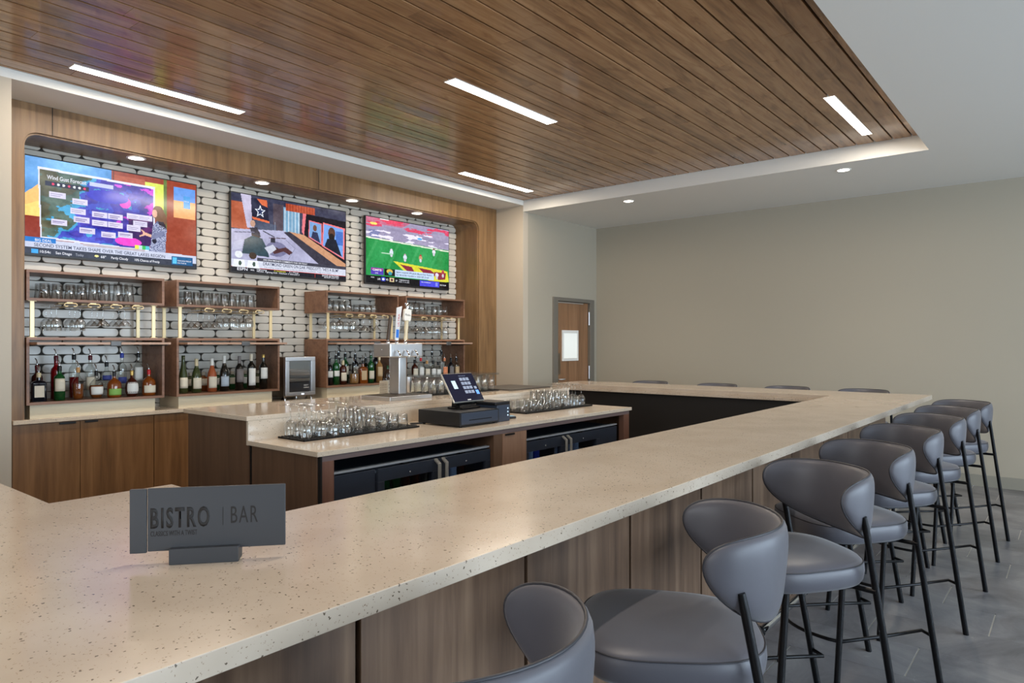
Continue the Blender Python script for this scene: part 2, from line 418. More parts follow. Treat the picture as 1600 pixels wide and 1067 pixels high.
# tiles in the niche
def niche_tiles():
    mb = MB(); p = .0735; L = .287; r = .0315
    z = 1.553-p*9; row = 0
    while z < 3.07:
        x = 1.66 + ((2.339-1.66) % L) - L + (0 if row % 2 == 0 else -L/2)
        ph = (2.339 if row % 2 == 0 else 2.48)
        x = ph - L*4
        while x < 6.7:
            x0, x1 = x+.0045, x+L-.0045; z0, z1 = z+.0022, z+p-.0022
            c0, c1 = max(x0, 1.672), min(x1, 6.655)
            if c1-c0 > .03:
                def ring(ins, y):
                    rr = max(r-ins, .004); out = []
                    for cx, cz, a0 in ((c1-ins-rr, z1-ins-rr, 0), (c0+ins+rr, z1-ins-rr, 90), (c0+ins+rr, z0+ins+rr, 180), (c1-ins-rr, z0+ins+rr, 270)):
                        for q in range(5):
                            t = math.radians(a0+q*22.5); out.append((cx+rr*math.cos(t), y, cz+rr*math.sin(t)))
                    return out
                A = ring(0, YB+.012); Bq = ring(0, YB+.003); D = ring(.003, YB); n = 20
                mb.add(A+Bq+D, [(i, (i+1) % n, n+(i+1) % n, n+i) for i in range(n)]+[(n+i, n+(i+1) % n, 2*n+(i+1) % n, 2*n+i) for i in range(n)]+[tuple(range(2*n, 3*n))])
            x += L
        z += p; row += 1
    o = mb.build('wall_tiles', TILE); o['kind'] = 'structure'; o['label'] = 'elongated white wall tiles with rounded corners and dark grout'
niche_tiles()
# door
d = B(7.755, 8.55, YC+.02, YC+.06, .01, 2.075).build('door_1', wood('door_veneer', (112, 80, 56), (142, 104, 74), (158, 120, 88)), bevel=.002); d['kind'] = 'structure'; d['label'] = 'wood veneer door with small frosted window pane'
MB().box(7.64, 7.75, YC-.02, YC+.1, 0, 2.13).box(8.555, 8.665, YC-.02, YC+.1, 0, 2.13).box(7.75, 8.555, YC-.02, YC+.1, 2.08, 2.13).build('door_frame', DOORM, d, bevel=.004)
MB().box(7.885, 8.285, YC+.005, YC+.022, 1.25, 1.29).box(7.885, 8.285, YC+.005, YC+.022, 1.64, 1.68).box(7.885, 7.92, YC+.005, YC+.022, 1.29, 1.64).box(8.25, 8.285, YC+.005, YC+.022, 1.29, 1.64).build('window_frame', WHITEM, d, bevel=.003)
B(7.92, 8.25, YC+.012, YC+.024, 1.29, 1.64).build('window_pane', PAPER, d)
for z in (1.76, .98, .18):
    MB().tube([(8.552, YC+.002, z), (8.552, YC+.002, z+.19)], .012, 10).build('hinge', STEEL, d)
B(7.775, 7.845, YC+.012, YC+.02, 1.07, 1.36).build('push_plate', STEELD, d)
h = MB().tube([(7.80, YC+.02, 1.0), (7.80, YC-.03, 1.0), (7.90, YC-.03, 1.0)], .009, 8); h.build('door_handle', STEEL, d)
B(7.76, 8.4, YC+.0, YC+.02, 2.055, 2.072).build('closer_strip', STEEL, d)

# ------------------------------------------------------------------ the bar
ZB = 1.035
poly = [(0, 1.015), (7.19, 1.015), (7.19, 4.75), (6.56, 4.75), (6.56, 1.70), (1.063, 1.70), (1.063, 2.316), (.711, 2.316), (.711, 5.5), (0, 5.5)]
t = thing('bar_countertop', 'long speckled tan quartz bar top running around the bar in a U shape', 'countertop', (0, 1.015, ZB-.04))
MB().prism([(x, y-1.015) for x, y in poly], 0, .04).build('slab', QUARTZ, t, bevel=.002)
MB().box(6.545, 6.60, .69, 3.72, -.028, -.0005).build('inner_rail', QUARTZ, t, bevel=.002)
t = thing('panelled_bar', 'walnut panelled bar front with black joints and a chrome foot rail', 'bar front', (.1, 1.3, 0))
def L(x): return x-.1
px = [.392-.634, .392, 1.026, 1.66, 2.293, 2.925, 3.553, 4.185, 4.84, 5.46, 6.10, 6.74]
for a, b in zip(px[1:-1], px[2:]):
    B(L(a)+.008, L(b)-.008, 0, .02, .0, .994).build('panel', WALB, t, bevel=.0015)
B(L(.10), L(.392)-.006, 0, .02, 0, .994).build('panel', WALB, t)
B(L(.1), L(6.735), .021, .06, 0, .994).build('backing', DARKV, t)
B(L(.1), L(6.59), .07, .10, 0, .994).build('inner_panel', DARKL, t)
MB().tube([(L(.15), -.155, .165), (L(6.5), -.155, .165)], .024, 16).build('foot_rail', CHROME, t)
for x in (.7, 1.95, 3.2, 4.45, 5.7):
    MB().tube([(L(x), 0, .165), (L(x), -.155, .165)], .009, 8).tube([(L(x)-.012, -.155, .165), (L(x)+.012, -.155, .165)], .029, 14).build('rail_bracket', BLACKM, t)
t = thing('bar_end_cabinet', 'far end run of the bar with black inner face below the quartz', 'bar cabinet', (6.585, 1.41, 0))
B(.016, .155, 0, 3.24, 0, .994).build('carcass', WALB, t)
B(0, .015, 0, 3.24, 0, .964).build('inner_face', DARKL, t)
t = thing('bar_side_cabinet', 'left run of the bar at the left edge of the photo, below the quartz', 'bar cabinet', (.10, 1.41, 0))
B(.0, .03, 0, 4.05, 0, .994).build('side_panel', DARKL, t)
B(.50, .54, .9, 4.05, 0, .994).build('side_panel', DARKL, t)

# sign on the bar top
sx, sy = .725, 1.428; ang = math.atan2(-.093, .110)
t = thing('table_sign', 'charcoal sign reading BISTRO BAR standing in a small block on the bar top', 'sign', (sx, sy, ZB), ang)
MB().prism([(-.072, 0), (-.072, .033), (.066, .033), (.066, 0)], 0, .045, 'Y').build('sign_base', SIGNM, t, bevel=.0012)
pm = Matrix.Rotation(math.radians(-2.5), 4, 'Y')
p = MB().box(-.118, .160, .016, .022, 0, .133).build('plate', SIGNM, t, bevel=.0015); p.location = (.0, 0, .026)
p2 = MB().box(-.152, -.1195, .013, .0215, -.001, .1335).build('spine', SIGNM, t, bevel=.0015); p2.location = (0, 0, .025)
text('lettering', 'BISTRO', .040, SIGNT, p, w=.117, M=FY(-.112, .0159, .050), ext=.0004, bold=.028, space=1.25)
text('lettering', 'BAR', .036, SIGNT, p, w=.055, M=FY(.048, .0159, .053), ext=.0004, space=1.2)
B(.0315, .0325, .0155, .0159, .050, .088).build('divider_line', SIGNT, p)
text('lettering', 'CLASSICS WITH A TWIST', .0105, SIGNT, p, w=.092, M=FY(-.112, .0159, .032), ext=.0004)

# ------------------------------------------------------------------ bar stools
def make_stool(label):
    t = thing('bar_stool', label, 'bar stool', (0, 0, 0), 0, 'bar stools around the bar')
    # seat
    n = 48
    def outline(k, ins, z):
        a = 2*PI*k/n; ca, sa = math.cos(a), math.sin(a); e = 2/3.1
        x = math.copysign(abs(ca)**e, ca); y = math.copysign(abs(sa)**e, sa)
        hw = .236+.016*y; return ((hw-ins)*x, .078+(.238-ins)*y, z)
    rings = [(.03, .668), (.008, .672), (.0, .685), (-.004, .71), (-.002, .735), (.002, .742), (.012, .752), (.045, .7605), (.10, .765), (.16, .767), (.205, .7675)]
    sm = MB(); vs = [outline(k, i, z) for i, z in rings for k in range(n)]
    fs = [(r*n+k, r*n+(k+1) % n, (r+1)*n+(k+1) % n, (r+1)*n+k) for r in range(len(rings)-1) for k in range(n)]
    sm.add(vs, fs, True); sm.add([vs[k] for k in range(n)], [tuple(range(n))[::-1]]); m = len(rings)-1
    sm.add([vs[m*n+k] for k in range(n)], [tuple(range(n))], True)
    seat = sm.build('seat', VINYL, t)
    MB().tube([outline(k, .0005, .7415) for k in range(n)], .0022, 6, closed=True).build('seam', VINYLS, seat)
    # backrest
    NS, NT_ = 36, 12
    def P(s, q, side):
        ph = math.radians(92)*s
        h = .122*max(0, 1-abs(s)**2.2)**.5
        zc = .920+.055*abs(s)**2; z = zc+h*q
        cx, cy = .234*math.sin(ph), -.212*math.cos(ph)+.012
        nx, ny = math.sin(ph)/.234, -math.cos(ph)/.212; ln = math.hypot(nx, ny); nx /= ln; ny /= ln
        th = .021*(max(0, 1-abs(q)**3.5)**.5)*(max(0, 1-abs(s)**6)**.5)
        off = side*th
        return (cx+nx*off, cy+ny*off-(z-.94)*.10, z)
    bm_ = MB(); vs = []; idx = {}
    ss = [math.sin(PI/2*(-1+2*i/NS)) for i in range(NS+1)]; qs = [math.sin(PI/2*(-1+2*j/NT_)) for j in range(NT_+1)]
    for side in (1, -1):
        for i, s in enumerate(ss):
            for j, q in enumerate(qs):
                edge = i in (0, NS) or j in (0, NT_)
                if edge and side == -1: idx[(side, i, j)] = idx[(1, i, j)]; continue
                idx[(side, i, j)] = len(vs); vs.append(P(s, q, side))
    fs = []
    for side in (1, -1):
        for i in range(NS):
            for j in range(NT_):
                f = [idx[(side, i, j)], idx[(side, i+1, j)], idx[(side, i+1, j+1)], idx[(side, i, j+1)]]
                fs.append(tuple(f) if side == 1 else tuple(f[::-1]))
    back = bm_.add(vs, fs, True).build('backrest', VINYL, t)
    pts = [P(s, 1, 0) for s in ss] + [P(s, -1, 0) for s in ss[::-1]][1:-1]
    MB().tube(pts, .0035, 6, closed=True).build('piping', VINYLS, back)
    # legs
    for sx in (-1, 1):
        MB().tube([(sx*.225, -.245, 0), (sx*.234, -.078, .875), (sx*.2350, -.070, .915)], .0135, 12, r_end=.009).build('leg', BLACKM, t)
        MB().tube([(sx*.205, .245, 0), (sx*.185, .19, .66)], .0125, 12).build('leg', BLACKM, t)
    pr = [(-.229, -.196, .262), (-.16, -.200, .262), (-.185, .0, .262), (-.200, .222, .262)]
    arc = [(-.2+.4*q, .222+.085*math.sin(PI*q)**.8, .262) for q in np.linspace(0, 1, 13)]
    MB().tube(pr+arc[1:-1]+[(-x, y, z) for x, y, z in pr[::-1]], .0075, 8).build('footrest', BLACKM, t)
    MB().box(-.17, .17, -.09, .22, .652, .667).tube([(-.237, -.115, .66), (-.16, -.07, .66)], .009, 8).tube([(.237, -.115, .66), (.16, -.07, .66)], .009, 8).build('seat_frame', BLACKM, t)
    return t
stools = [  # x, y, rot, label
    (6.41, .742, 50, 'grey upholstered bar stool furthest along the bar front, near the right wall'),
    (5.74, .757, 50, 'grey bar stool along the bar front, seventh from the camera and second furthest'),
    (5.01, .764, 50, 'grey bar stool along the bar front, sixth from the camera'),
    (4.20, .778, 50, 'grey bar stool along the bar front, fifth from the camera'),
    (3.385, .776, 50, 'grey bar stool along the bar front, fourth from the camera'),
    (2.65, .785, 51, 'grey bar stool along the bar front, third from the camera'),
    (1.762, .792, 31, 'grey bar stool with wide seat in full view, second from the camera'),
    (.848, .806, 17, 'grey bar stool closest to the camera, only its backrest in the frame'),
]
proto = make_stool(stools[0][3])
for i, (x, y, r, lb) in enumerate(stools):
    if i == 0: proto.location = (x, y, 0); proto.rotation_euler = (0, 0, math.radians(r))
    else: dup(proto, (x, y, 0), math.radians(r), lb)
for y, lb in ((3.95, 'leftmost'), (3.12, 'second from the left'), (2.36, 'third from the left'), (1.63, 'rightmost')):
    dup(proto, (7.38, y, 0), math.radians(85), 'grey bar stool behind the far end of the bar, rim visible, '+lb, 'stools behind the far bar')
#@@PART2
# ------------------------------------------------------------------ back counter and its cabinets
ORD = ['first', 'second', 'third', 'fourth', 'fifth', 'sixth', 'seventh', 'eighth', 'ninth', 'tenth', 'eleventh', 'twelfth', 'thirteenth', 'fourteenth', 'fifteenth']
def empt(name, label, cat, loc=(0, 0, 0), group=None): return thing(name, label, cat, loc, 0, group)
ZC = .937
t = empt('back_countertop', 'pale quartz countertop along the back wall below the bottle shelves', 'countertop', (1.60, 5.95, ZC-.03))
B(0, 5.04, 0, .43, 0, .03).build('slab', QUARTZ2, t, bevel=.002)
def cabinet(x0, x1, doors, label, pulls):
    t = empt('base_cabinet', label, 'cabinet', (x0, 5.975, 0), 'base cabinets under the back counter')
    B(0, x1-x0, .02, .40, .08, .905).build('carcass', WALD, t)
    B(0, x1-x0, .06, .40, 0, .08).build('toe_kick', DARKV, t)
    for (a, b), p in zip(doors, pulls):
        d = B(a-x0+.0015, b-x0-.0015, 0, .019, .085, .902).build('door', WAL, t, bevel=.001)
        if p: MB().box(p[0]-x0, p[1]-x0, -.012, .0, .884, .8985).build('pull', PULL, d, bevel=.001)
cabinet(1.602, 2.594, [(1.602, 2.043), (2.043, 2.594)], 'walnut two door base cabinet at the left end of the back counter', [(1.90, 2.01), (2.075, 2.165)])
cabinet(2.596, 3.19, [(2.596, 3.19)], 'walnut base cabinet partly behind the end of the serving station', [None])
cabinet(3.192, 4.5, [(3.192, 3.85), (3.85, 4.5)], 'walnut base cabinet under the small glass door fridge', [(3.75, 3.84), (3.86, 3.95)])
cabinet(4.502, 6.64, [(4.502, 5.2), (5.2, 5.92), (5.92, 6.64)], 'walnut base cabinet at the right end of the back counter', [None, None, None])

# ------------------------------------------------------------------ bottle shelf units
def shelf_unit(x0, x1, label):
    w = x1-x0; T = .02; y0, y1 = 0, .385
    t = empt('bottle_shelf_unit', label, 'shelf unit', (x0, YP, ZC), 'walnut shelf units on the back counter')
    z = lambda a: a-ZC
    def open_box(za, zb): return MB().box(0, w, y0, y1, za, za+T).box(0, w, y0, y1, zb-T, zb).box(0, T, y0, y1, za+T, zb-T).box(w-T, w, y0, y1, za+T, zb-T)
    open_box(z(1.815), z(2.043)).build('upper_box', WALX, t, bevel=.0008, seg=1)
    open_box(z(1.04), z(1.543)).build('lower_box', WALX, t, bevel=.0008, seg=1)
    B(.03, w-.065, .03, y1, 0, z(1.04)).build('riser', CREAM, t)
    for px in (.045, w-.075):
        for py in (.03, .33):
            MB().box(px-.014, px+.014, py, py+.012, z(1.546), z(1.812)).box(px-.028, px+.028, py-.006, py+.02, z(1.543), z(1.547)).box(px-.028, px+.028, py-.006, py+.02, z(1.811), z(1.815)).build('post', BRASS, t, bevel=.001, seg=1)
    for k in range(4):
        cx = .29+k*.163; hw = .044; zz = z(1.798)
        pts = [(cx-.020, .0, zz-.017), (cx-hw+.008, .0, zz-.017), (cx-hw, .0, zz-.009), (cx-hw+.002, .0, zz-.001), (cx-hw+.010, .0, zz+.006), (cx+hw-.010, .0, zz+.006), (cx+hw-.002, .0, zz-.001), (cx+hw, .0, zz-.009), (cx+hw-.008, .0, zz-.017), (cx+.020, .0, zz-.017)]
        r = MB().tube(pts, .0042, 8)
        for s in (-1, 1): r.tube([(cx+s*.030, 0, zz-.017), (cx+s*.030, .34, zz-.017)], .003, 6)
        r.tube([(cx, 0, zz+.008), (cx, .34, zz+.008)], .004, 6).box(cx-.02, cx+.02, .2, .24, zz+.006, z(1.8155)).box(cx-.02, cx+.02, .02, .05, zz+.006, z(1.8155))
        r.build('glass_rail', BRASS, t)
    d = MB().box(.024, w-.012, -.145, .235, z(1.488), z(1.506)).build('lift_up_door', PINKW, t, bevel=.001)
    MB().box(w*.56-.04, w*.56+.04, -.153, -.135, z(1.474), z(1.517)).build('lock', mat('lock_plate', (92, 92, 92), .4, .4), d, bevel=.006)
    MB().tube([(.03, .2, z(1.478)), (.03, -.12, z(1.486))], .006, 6).tube([(w-.03, .2, z(1.478)), (w-.03, -.12, z(1.486))], .006, 6).build('lift_arm', BLACKM, t)
    return t
BAYS = [(1.69, 2.683), (2.785, 3.774), (4.312, 5.29), (5.397, 6.385)]
BN = ['far left', 'second', 'third', 'far right']
for (a, b), l in zip(BAYS, ['walnut open shelf unit at the far left holding spirits below glasses', 'walnut open shelf unit second from left holding wine bottles', 'walnut open shelf unit right of the small fridge', 'walnut open shelf unit furthest right behind the beer tap']):
    shelf_unit(a, b, l)

# ------------------------------------------------------------------ glassware
def gl(prof): # closed lathe profile
    return MB().lathe(prof, 18, closed=False)
def mesh_tumbler(r0, r1, h, n=18, base=.008):
    # standing upside down: rim (r0) on the surface, solid base on top (r1)
    return MB().lathe([(r0-.0018, 0), (r0, .001), (r1, h-.003), (r1-.003, h), (.001, h), (.001, h-base), (r1-.005, h-base), (r0-.0022, .001), (r0-.0018, 0)], n).data('glass', GLASS)
def mesh_up(r0, r1, h):
    return MB().lathe([(.001, 0), (r0-.002, 0), (r0, .002), (r1, h-.001), (r1-.0008, h), (r1-.002, h-.001), (r0-.002, .010), (.001, .010)], 18).data('glass', GLASS)
ME = {
 'rocks': mesh_tumbler(.041, .036, .088), 'tumbler': mesh_tumbler(.040, .033, .118), 'pint': mesh_tumbler(.041, .031, .150),
 'collins': mesh_tumbler(.034, .031, .140),
 'wine': MB().lathe([(.0335, 0), (.036, .018), (.039, .040), (.036, .068), (.022, .090), (.006, .100), (.0042, .112), (.0042, .172), (.007, .186), (.036, .1935), (.0365, .196), (.001, .1965)], 20).lathe([(.0335, 0), (.0345, .018), (.0373, .040), (.034, .067), (.020, .088), (.001, .096)], 20).data('glass', GLASS),
 'coupe': MB().lathe([(.054, 0), (.0545, .001), (.030, .032), (.006, .058), (.0042, .066), (.0042, .132), (.007, .146), (.036, .1535), (.0365, .156), (.001, .1565)], 20).lathe([(.0525, .001), (.028, .032), (.001, .054)], 20).data('glass', GLASS),
 'goblet': MB().lathe([(.040, 0), (.041, .02), (.039, .055), (.028, .078), (.010, .090), (.006, .098), (.006, .118), (.010, .130), (.036, .1375), (.0365, .140), (.001, .1405)], 20).lathe([(.0385, .0), (.0392, .02), (.037, .053), (.026, .074), (.001, .084)], 20).data('glass', GLASS),
}
KN = {'rocks': ('rocks_glass', 'rocks glass'), 'tumbler': ('tumbler_glass', 'tumbler'), 'pint': ('pint_glass', 'pint glass'), 'collins': ('highball_glass', 'highball glass'),
      'wine': ('wine_glass', 'wine glass'), 'coupe': ('coupe_glass', 'coupe glass'), 'goblet': ('goblet_glass', 'short stemmed goblet')}
def put(kind, x, y, z, label, group, cat='glass', flip=False):
    nm, _ = KN[kind]; me = ME[kind]
    o = inst(me, nm, (x, y, z), label, cat, group, rz=random.random()*6)
    if flip: o.rotation_euler.x = PI
    return o
def bx(u, y):  # world x on plane y for a photo column, used only to lay out rows
    r = (u-800)/1084; c, s = .7746255, .6324202
    return y*(c+r*s)/(s-r*c)
# upper boxes: glasses upside down in small groups
def shelf_group(u0, u1, kind, nx, bay, which, ny=2):
    zf = 1.835; xa, xb = bx(u0, 6.05), bx(u1, 6.05)
    for j in range(ny):
        for i in range(nx):
            x = (xa+xb)/2+(i-(nx-1)/2)*(.0832 if kind in ('pint', 'rocks') else .081); y = 6.06+j*.10
            row = ['front', 'middle', 'back'][j] if ny == 3 else ['front', 'back'][j]
            put(kind, x, y, zf+.0005, '%s, %s in the %s row, %s, %s shelf' % (KN[kind][1], ORD[i], row, which, bay), 'glasses in the upper boxes')
shelf_group(73, 87, 'tumbler', 2, 'far left', 'leftmost cluster'); shelf_group(112, 127, 'tumbler', 2, 'far left', 'second cluster')
shelf_group(149, 163, 'pint', 2, 'far left', 'third cluster'); shelf_group(186, 201, 'pint', 2, 'far left', 'rightmost cluster')
shelf_group(293, 309, 'tumbler', 2, 'second', 'leftmost cluster'); shelf_group(322, 337, 'tumbler', 2, 'second', 'second cluster')
shelf_group(350, 365, 'tumbler', 2, 'second', 'third cluster'); shelf_group(378.5, 393.5, 'tumbler', 2, 'second', 'rightmost cluster')
shelf_group(514, 546, 'tumbler', 4, 'third', 'left cluster', 2); shelf_group(562, 590, 'rocks', 3, 'third', 'right cluster', 2)
shelf_group(642, 662, 'pint', 3, 'far right', 'left cluster', 2); shelf_group(676, 700, 'tumbler', 3, 'far right', 'right cluster', 2)
# hanging stemware: foot held in the brass rails, bowl down
def hang(bay, k, kind, nm, n=3):
    x0 = BAYS[bay][0]; cx = x0+.29+k*.163-.08
    h = {'wine': .1965, 'coupe': .1565, 'goblet': .1405}[kind]
    for j in range(n):
        put(kind, cx+(.0 if j % 2 == 0 else .0), 6.035+j*.113, 1.792-h, 'hanging %s, %s from the front, %s, %s unit' % (KN[kind][1], ORD[j], nm, BN[bay]), 'stemware hanging from the brass rails')
RNM = ['leftmost rail', 'second rail', 'third rail', 'rightmost rail']
for bay, kinds in enumerate((['wine', 'wine', 'coupe', 'coupe'], ['coupe', 'coupe', 'goblet', 'goblet'], ['goblet', 'goblet', 'coupe', 'coupe'], ['coupe', 'coupe', 'wine', 'wine'])):
    for k in range(4): hang(bay, k, kinds[k], RNM[k])
MATP = lambda: None
def bar_mat(x0, x1, y0, y1, z, label):
    t = empt('bar_mat', label, 'bar mat', (x0, y0, z))
    w, d = x1-x0, y1-y0; m = MB().box(0, w, 0, d, .002, .005)
    for i in range(int(w/.022)+1): m.box(i*.022, i*.022+.007, 0, d, 0, .011)
    for j in range(int(d/.075)+1): m.box(0, w, j*.075, j*.075+.006, 0, .0115)
    m.build('grid', MATB, t); return t
bar_mat(2.405, 3.33, 3.555, 3.83, .914, 'black rubber bar mat on the serving station under glasses, left of the register')
bar_mat(4.50, 5.50, 3.52, 3.83, .914, 'black rubber bar mat with glasses, right of the register')
ZM = .9265
def mat_grid(x0, kinds, ys, where):
    x = x0
    cnt = {}
    for c, (kind, dx) in enumerate(kinds):
        for j, y in enumerate(ys):
            row = ['front', 'middle', 'back'][j]
            cnt[(kind, row)] = cnt.get((kind, row), 0)+1
            put(kind, x+random.uniform(-.004, .004), y+random.uniform(-.004, .004), ZM, '%s %s of the %s row on the %s bar mat' % (ORD[cnt[(kind, row)]-1], KN[kind][1], row, where), 'glasses on the %s bar mat' % where)
        x += dx
mat_grid(2.46, [('wine', .095)]*2+[('goblet', .095)]*1+[('wine', .10)]*1+[('pint', .098)]*2+[('tumbler', .090)]*1+[('rocks', .090)]*2, (3.605, 3.695, 3.785), 'left')
mat_grid(4.55, [('rocks', .093)]*4+[('pint', .094)]*3+[('wine', .095)]*3, (3.575, 3.675, 3.775), 'right')

# ------------------------------------------------------------------ bottles
def bmat(name, col, trans=.0, rough=.06, alpha=1):
    m = mat(name, col, rough, trans=trans, coat=.3); return m
G_GREEN = bmat('green_bottle_glass', (24, 92, 44), .35); G_DK = bmat('dark_bottle_glass', (20, 20, 16)); G_OLIVE = bmat('olive_bottle_glass', (70, 80, 44), .3)
AMBER = bmat('amber_spirit', (150, 78, 26), .35); REDL = bmat('red_liqueur', (150, 14, 24), .3); ROSE = bmat('rose_wine', (196, 104, 62), .35)
DBRN = bmat('dark_brown_spirit', (64, 26, 16)); BLK = bmat('black_glass', (14, 16, 22)); CLEAR = glassm('bottle_clear_glass', (.90, .92, .91), .9, .03, .06)
GOLDL = bmat('golden_spirit', (178, 132, 78), .3)
LCREAM = mat('label_cream', (222, 212, 190), .6); LWHITE = mat('label_white', (226, 226, 220), .6); LGREY = mat('label_grey', (118, 112, 110), .6); LGREEN = mat('label_green', (130, 176, 84), .6)
LTAN = mat('label_tan', (200, 172, 132), .6); LBLUE = mat('label_blue', (60, 70, 140), .6); LORANGE = mat('label_orange', (226, 140, 96), .6); LNAVY = mat('label_navy', (28, 34, 60), .5)
CAPB = mat('cap_black', (18, 18, 18), .4); CAPR = mat('cap_red', (190, 24, 30), .35); CAPC = mat('cap_cream', (214, 198, 160), .5); CAPU = mat('cap_blue', (40, 60, 160), .35); CORK = mat('cork', (196, 150, 96), .7); CAPG = mat('cap_gold', (200, 168, 96), .35, .6); CAPD = mat('cap_burgundy', (92, 20, 28), .4)
SPOUT = CHROME
SHAPES = { # radius, height of the glass, profile
 'bordeaux': (.038, .30, [(0, 0), (1, .01), (1, .62), (.9, .68), (.42, .76), (.36, .80), (.36, 1)]),
 'burgundy': (.041, .30, [(0, 0), (1, .01), (1, .45), (.86, .58), (.48, .72), (.34, .80), (.34, 1)]),
 'flute': (.038, .33, [(0, 0), (1, .01), (1, .35), (.85, .52), (.5, .72), (.36, .85), (.36, 1)]),
 'spirit': (.038, .26, [(0, 0), (1, .01), (1, .64), (.88, .72), (.42, .79), (.36, .83), (.36, 1)]),
 'tall': (.036, .30, [(0, 0), (1, .01), (1, .66), (.9, .72), (.45, .78), (.38, .82), (.38, 1)]),
 'squat': (.052, .21, [(0, 0), (.95, .01), (1, .1), (1, .52), (.9, .62), (.6, .70), (.26, .76), (.24, .80), (.24, 1)]),
 'oval': (.050, .20, [(0, 0), (.7, .01), (.95, .18), (1, .38), (.9, .56), (.55, .68), (.26, .74), (.24, 1)]),
 'taper': (.044, .24, [(0, 0), (.8, .01), (.88, .15), (1, .5), (.85, .62), (.4, .72), (.28, .78), (.28, 1)]),
 'square': (.050, .185, None)}
BCACHE = {}
def bottle(x, y, z, shape, glass, cap, label, lab=None, lh=(.18, .5), spout=True, caplen=.05, sc=1.0, txt=None, bay=0, liquid=None, sy=1.0):
    R, H, prof = SHAPES[shape]
    ang = random.uniform(-.06, .06)-.12
    t = thing('bottle', label, 'bottle', (x, y, z+.0005), ang, 'bottles on the back bar'); t.scale = (1, 1, 1)
    H *= sc
    if prof is None:
        mb = MB(); w, d, h = R*1.0, R*.62, H*.72
        pr = [(w, d, 0), (w, d, h*.93), (w*.8, d*.8, h), (.016, .016, h+.01), (.014, .014, H)]
        vs = []; n = 16
        for (a, b, zz) in pr:
            for k in range(n):
                q = 2*PI*k/n; e = .35; ca, sa = math.cos(q), math.sin(q)
                if a < .02: e = 1
                vs.append((a*math.copysign(abs(ca)**e, ca), b*math.copysign(abs(sa)**e, sa), zz))
        mb.add(vs, [(r*n+k, r*n+(k+1) % n, (r+1)*n+(k+1) % n, (r+1)*n+k) for r in range(len(pr)-1) for k in range(n)], False).add(vs[:n], [tuple(range(n))[::-1]])
        body = mb.build('glass_body', glass, t, bevel=.002)
        rn = .014
        if lab: MB().box(-w*.62, w*.62, -d-.0012, -d-.0004, H*.72*.22, H*.72*.80).build('label', lab, t)
    else:
        pf = [(max(r*R, .0005), q*H) for r, q in prof]
        body = MB().lathe(pf, 20, sy=sy).build('glass_body', glass, t)
        rn = pf[-1][0]
        if liquid:
            cut = .5; lp = [(max(r-.003, .0005), zz+.003) for r, zz in pf if zz < H*cut]; lp.append((lp[-1][0], H*cut)); lp.append((.0005, H*cut))
            MB().lathe(lp, 18, sy=sy).build('liquid', liquid, t)
        if lab:
            z0, z1 = lh[0]*H, lh[1]*H; mb = MB(); n = 12
            def rad(zz):
                for (a, za), (b, zb) in zip(pf, pf[1:]):
                    if za <= zz <= zb: return a+(b-a)*(zz-za)/max(zb-za, 1e-6)
                return R
            vs = []; rows = 4
            for j in range(rows+1):
                zz = z0+(z1-z0)*j/rows; rr = rad(zz)+.0009
                for k in range(n+1):
                    a = -PI/2+(-1.05+2.1*k/n); vs.append((rr*math.cos(a), rr*math.sin(a)*sy, zz))
            mb.add(vs, [(j*(n+1)+k, j*(n+1)+k+1, (j+1)*(n+1)+k+1, (j+1)*(n+1)+k) for j in range(rows) for k in range(n)], True)
            lo = mb.build('label', lab, t); s = lo.modifiers.new('t', 'SOLIDIFY'); s.thickness = .0004; s.offset = 1
    if spout:
        MB().lathe([(rn+.001, H-.03), (rn+.002, H-.005), (rn+.002, H+.006), (.006, H+.012), (.001, H+.012)], 12).build('pourer_collar', cap, t)
        MB().tube([(0, 0, H+.01), (0, 0, H+.035), (-.006, -.004, H+.052), (-.014, -.008, H+.062)], .0045, 8).build('pour_spout', SPOUT, t)
    else:
        MB().lathe([(rn+.0008, H-caplen), (rn+.0012, H-.002), (rn-.001, H+.001), (.001, H+.001)], 14).build('cap', cap, t)
    return t
ZF = 1.0605
F_, K_ = 6.05, 6.22
